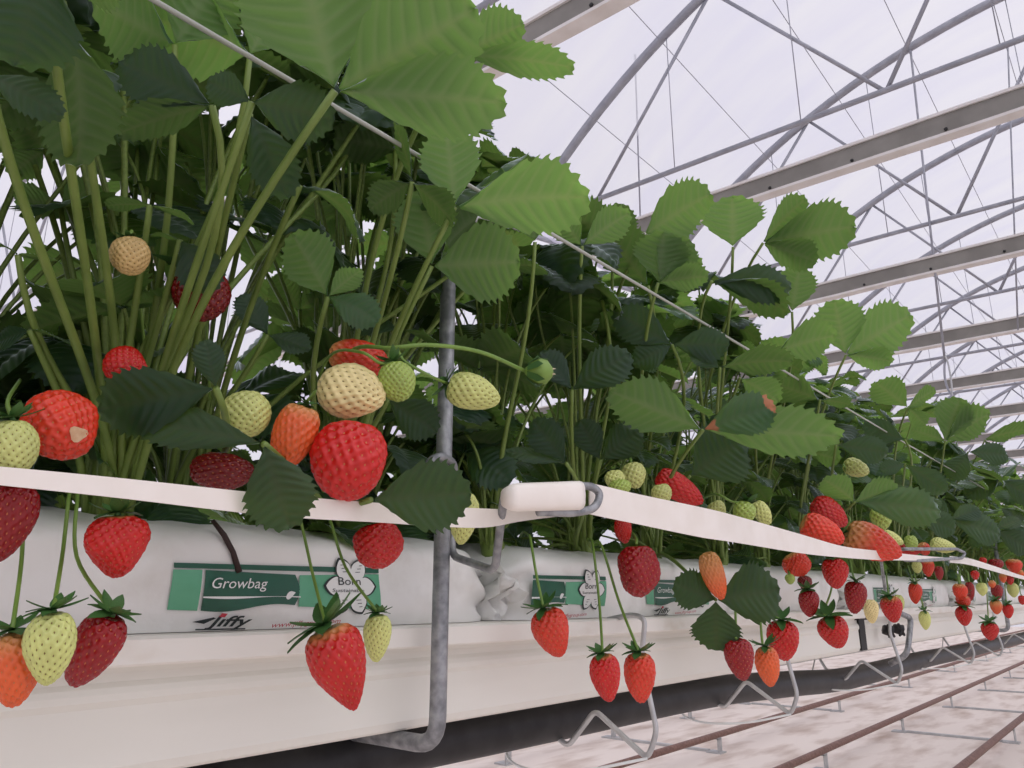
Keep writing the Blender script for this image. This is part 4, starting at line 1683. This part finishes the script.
# --- left group, below the tape
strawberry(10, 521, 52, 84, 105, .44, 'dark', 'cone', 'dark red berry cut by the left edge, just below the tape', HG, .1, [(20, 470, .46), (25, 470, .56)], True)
strawberry(117, 545, 66, 66, 88, .43, 'red', 'wide', 'red berry hanging alone left of the green print', HG, .1, [(122, 505, .45), (130, 500, .55)], True, .08, .8)
strawberry(13, 668, 56, 78, 85, .42, 'orange', 'long', 'orange berry at the lower left corner beside the pale green one', HG, .1, up_stalk(20, 650, 70, 5), True, .4)
strawberry(50, 647, 56, 76, 92, .40, 'pale', 'cone', 'pale green berry hanging in the lower left trio', HG, .1, up_stalk(58, 640, 80, 14), True)
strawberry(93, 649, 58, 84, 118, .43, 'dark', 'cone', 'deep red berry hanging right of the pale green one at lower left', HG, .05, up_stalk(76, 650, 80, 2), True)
strawberry(340, 667, 76, 92, 70, .41, 'red', 'tri', 'large red cone berry hanging over the gutter in front of the printed flower', HG, .05, up_stalk(322, 668, 96, -28), True, .18, 1.1)
strawberry(377, 637, 32, 50, 92, .435, 'pale', 'long', 'slim pale green berry hanging behind the large red cone berry', HG, .05, up_stalk(358, 640, 60, -35), True)
strawberry(378, 545, 54, 48, 80, .43, 'red', 'blunt', 'red berry hanging just below the tape, over the printed flower', HG, .2, [(368, 510, .45), (360, 505, .53)], True)
strawberry(463, 517, 36, 56, 95, .435, 'pale', 'cone', 'pale green berry crossed by the tape right of the steel rod', HG, .05, [(458, 480, .45), (450, 460, .54)], False)
# --- middle
strawberry(552, 632, 44, 52, 70, .44, 'orred', 'cone', 'red berry hanging on its own over the gutter lip, right of the steel rod', HG, .1, up_stalk(540, 632, 60, -12), True, .08)
strawberry(606, 677, 36, 50, 82, .42, 'red', 'cone', 'left one of the red pair hanging in front of the first wire bracket', HG, .05, up_stalk(604, 677, 54, -14), True, .1)
strawberry(640, 677, 38, 52, 88, .42, 'orred', 'cone', 'right one of the red pair hanging in front of the first wire bracket', HG, .05, up_stalk(632, 677, 56, -38), True, .1)
strawberry(638, 570, 46, 54, 88, .44, 'dark', 'blunt', 'blunt two-lobed dark red berry hanging below the slanting tape', HG, .2, [(636, 538, .45), (630, 530, .52)], False)
strawberry(623, 530, 20, 28, 80, .47, 'red', 'long', 'small red berry tucked behind the slanting tape', HG, .1, None, False)
strawberry(634, 475, 28, 28, 80, .44, 'pale', 'small', 'largest of the small pale green berries left of the leaning red one', TG, .3, [(628, 455, .47), (620, 470, .55)], False)
strawberry(615, 480, 24, 22, 80, .435, 'pale', 'small', 'leftmost small pale green berry behind the slanting tape', TG, .3, None, False)
strawberry(620, 488, 26, 18, 80, .425, 'green', 'small', 'small green berry touching the tape edge below the pale green pair', TG, .3, None, False)
strawberry(662, 494, 24, 22, 80, .42, 'pale', 'small', 'round pale green berry in front of the leaning red one', TG, .3, None, False)
strawberry(679, 488, 32, 56, 32, .435, 'red', 'long', 'long red berry leaning to the right behind the slanting tape', TG, .1, None, False)
strawberry(717, 510, 22, 20, 60, .44, 'pale', 'small', 'pale green berry just showing over the middle of the slanting tape', TG, .3, None, False)
strawberry(744, 513, 26, 26, 110, .40, 'green', 'small', 'dark green small berry with drooping sepal over the tape', TG, .3, [(733, 502, .41), (715, 494, .44), (700, 500, .56)], True, None, .9)
strawberry(762, 513, 20, 28, 60, .41, 'pale', 'small', 'pale green berry right of the dark green one on the tape', TG, .1, None, False)
strawberry(714, 575, 28, 52, 72, .42, 'orange', 'long', 'slender orange berry hanging between dark leaflets', HG, .05, None, False, .9)
strawberry(740, 659, 34, 44, 80, .41, 'dark', 'cone', 'dark red berry hanging left in the trio below the dark trifoliate leaf', HG, .05, [(736, 630, .43), (735, 600, .46), (735, 575, .53)], False)
strawberry(768, 666, 28, 42, 82, .405, 'orange', 'cone', 'orange berry hanging lowest in the trio below the dark trifoliate leaf', HG, .05, [(762, 640, .42), (758, 590, .46), (755, 575, .53)], True, .15)
strawberry(783, 640, 38, 42, 84, .415, 'red', 'cone', 'red berry touching the second wire bracket', HG, .05, [(774, 612, .43), (772, 585, .50), (770, 575, .54)], True, .05)
strawberry(822, 531, 36, 46, 25, .375, 'orred', 'long', 'orange-red berry lying in front of the slanting tape', TG, .2, None, False, .1)
strawberry(829, 513, 30, 42, 35, .395, 'red', 'long', 'crimson berry directly behind the orange-red one on the tape', TG, .1, None, False)
strawberry(872, 543, 42, 62, 22, .365, 'orred', 'cone', 'large orange-red cone berry pointing right over the tape', TG, .1, [(850, 520, .38), (845, 515, .45), (840, 520, .56)], True, .5, .5)
strawberry(797, 564, 28, 26, 60, .43, 'orred', 'blunt', 'orange-red berry hanging in shade right under the slanting tape', HG, .2, None, False, .2)
strawberry(835, 573, 30, 32, 85, .41, 'red', 'cone', 'red berry just below the tape, upper one of two right of the second bracket', HG, .1, [(832, 552, .43), (828, 550, .53)], True, None, .7)
strawberry(855, 597, 26, 34, 95, .405, 'dark', 'cone', 'dark red berry hanging with a leaf, left of the small cream one', HG, .1, [(853, 575, .42), (850, 560, .52)], True, None, .8)
strawberry(809, 603, 24, 28, 88, .42, 'dark', 'cone', 'small dark red berry hanging above the single wide berry', HG, .1, [(806, 585, .43), (802, 568, .52)], True, None, 1.1)
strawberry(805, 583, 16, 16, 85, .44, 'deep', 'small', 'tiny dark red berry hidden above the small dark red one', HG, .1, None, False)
strawberry(790, 579, 11, 11, 85, .43, 'green', 'small', 'tiny green berry bud under the tape, left of the second bracket leg', HG, .1, [(788, 570, .45), (784, 562, .53)], False)
strawberry(834, 632, 34, 34, 70, .395, 'red', 'cone', 'single wide red berry hanging over the gutter right of the second bracket', HG, .05, [(824, 612, .41), (832, 585, .45), (828, 560, .53)], True, .06, 1.2)
strawberry(871, 611, 17, 25, 85, .415, 'cream', 'long', 'small cream berry hanging beside the dark red one', HG, .05, None, False)
strawberry(892, 609, 24, 28, 80, .40, 'red', 'cone', 'red berry hanging right above the black gutter joint', HG, .05, [(888, 590, .42), (886, 570, .5)], True, .2)
strawberry(899, 603, 12, 18, 85, .42, 'pale', 'small', 'pale green berry tucked behind the red one at the gutter joint', HG, .05, None, False)
strawberry(915, 593, 15, 22, 88, .40, 'orred', 'cone', 'small red berry hanging over the far growbag left of its print', HG, .05, [(912, 578, .42), (908, 566, .5)], True, .1)
strawberry(925, 620, 13, 20, 86, .385, 'pale', 'cone', 'tiny pale green berry hanging right of the joint clip', HG, .05, [(922, 602, .40), (916, 580, .46), (914, 572, .52)], True)
strawberry(856, 468, 22, 27, 20, .37, 'pale', 'small', 'pale yellow-green berry high in the leaves right of centre', TG, .1, [(846, 474, .39), (850, 510, .5)], False)
strawberry(881, 518, 24, 25, 90, .37, 'green', 'small', 'shaded green berry above the large orange-red cone berry', TG, .2, None, True, None, .8)
strawberry(892, 538, 14, 25, 28, .385, 'pale', 'small', 'smooth pale yellow berry right of the large orange-red cone', TG, .1, None, False)
strawberry(911, 543, 15, 17, 80, .375, 'green', 'small', 'green berry next to the smooth pale yellow one', TG, .1, None, False)
strawberry(908, 550, 14, 24, 10, .39, 'red', 'long', 'red berry lying on the tape behind the green one', TG, .0, None, False)
strawberry(924, 549, 14, 14, 60, .375, 'orred', 'small', 'small round orange-red berry on the tape before the second loop', TG, .0, None, False)
strawberry(943, 546, 17, 27, 12, .37, 'pale', 'long', 'pale yellow berry lying across the second rod loop', TG, .0, None, False)
strawberry(917, 567, 11, 13, 85, .39, 'pale', 'small', 'tiny pale green berry just under the second rod loop', HG, .0, None, False)
strawberry(928, 568, 14, 18, 85, .395, 'orred', 'cone', 'small orange-red berry just under the second rod loop', HG, .0, None, False)
strawberry(939, 573, 10, 15, 85, .40, 'dark', 'cone', 'small dark red berry right of the orange-red one under the second loop', HG, .0, None, False)
far = [(960, 592, 16, 18, 'orred'), (970, 591, 10, 20, 'dark'), (963, 602, 16, 15, 'orred'), (964, 616, 18, 20, 'red'), (990, 631, 19, 19, 'red'), (997, 592, 13, 16, 'dark'), (996, 607, 13, 15, 'orange'), (1008, 611, 12, 15, 'red'),
       (982, 589, 12, 14, 'pale'), (1013, 590, 13, 15, 'pale'), (1014, 566, 17, 15, 'orred'), (996, 564, 16, 11, 'dark'), (1003, 578, 8, 10, 'orange'), (1010, 580, 8, 10, 'red'), (992, 584, 8, 8, 'orange'), (1022, 600, 8, 10, 'red'), (1020, 574, 8, 10, 'orange'),
       (983, 561, 8, 8, 'red'), (975, 575, 9, 10, 'red')]
FL = {0: 'upper orange-red berry of the stacked berry cluster right of the far bag print', 3: 'lowest red berry of the stacked cluster above the far gutter', 4: 'lone heart-shaped red berry hanging lowest near the right edge', 9: 'pale green berry with sepals at the right edge',
      10: 'largest orange-red berry on the tape at the right edge', 1: 'dark red berry beside the stacked far cluster', 2: 'middle orange-red berry of the stacked far cluster', 8: 'pale green berry hanging left of the far dark red one',
      5: 'dark red berry in the far group at the right edge', 6: 'orange berry under the far dark red one', 7: 'red berry right of the far orange one', 11: 'dark red berry behind the far tape at the right'}
for i, (cx, cy, w, l, c_) in enumerate(far):
    st = None
    if cy > 585:
        st = [(cx - 2, cy - l * .9, .40), (cx - 4, min(cy - l, 574), .46), (cx - 4, 570, .54)]
    strawberry(cx, cy, w, l, 85, .385, c_, 'cone' if l > 12 else 'small', FL.get(i, 'tiny berry speckling the far end of the row'), FG, .05, st, cy > 600)

# dark dried runner lying over the first bag
O = atY(213, 520, .512)
a = MB()
a.tube([atY(213, 521, .520) - O, atY(224, 535, .510) - O, atY(233, 552, .508) - O, atY(239, 572, .5085) - O], [.0016, .0020, .0020, .0024], 7)
o = a.build('dried_runner', MT['runner'])
o.location = O
tag(o, 'dark dried runner stem lying over the green print', 'stem')

# ------------------------------------------------------------------ light
w = bpy.data.worlds.new('world')
sc.world = w
w.use_nodes = True
n, l = w.node_tree.nodes, w.node_tree.links
bg = n['Background']
tc = n.new('ShaderNodeTexCoord')
sp = n.new('ShaderNodeSeparateXYZ')
cr = n.new('ShaderNodeValToRGB')
cr.color_ramp.elements[0].position = .0
cr.color_ramp.elements[0].color = (.92, .91, .97, 1)
cr.color_ramp.elements[1].position = .9
cr.color_ramp.elements[1].color = (1.0, .98, 1.02, 1)
l.new(tc.outputs['Generated'], sp.inputs[0])
l.new(sp.outputs['Z'], cr.inputs[0])
l.new(cr.outputs[0], bg.inputs['Color'])
bg.inputs['Strength'].default_value = .80
# broad soft sun lamp added on the viewer's side to brighten the row's front
sun_d = bpy.data.lights.new('front_fill_sun', 'SUN')
sun_d.energy = 1.15
sun_d.angle = math.radians(75)
sun_d.color = (1, .97, .90)
sun = bpy.data.objects.new('front_fill_sun', sun_d)
C.objects.link(sun)
sun.rotation_euler = Vector((.05, .62, -.78)).to_track_quat('-Z', 'Y').to_euler()

vs_ = sc.view_settings
vs_.view_transform = 'Standard'
vs_.look = 'None'
vs_.exposure = 0.0
vs_.gamma = 1.0
vs_.use_curve_mapping = False
sc.cycles.use_denoising = True
sc.cycles.max_bounces = 8
sc.cycles.diffuse_bounces = 3
sc.cycles.transparent_max_bounces = 12
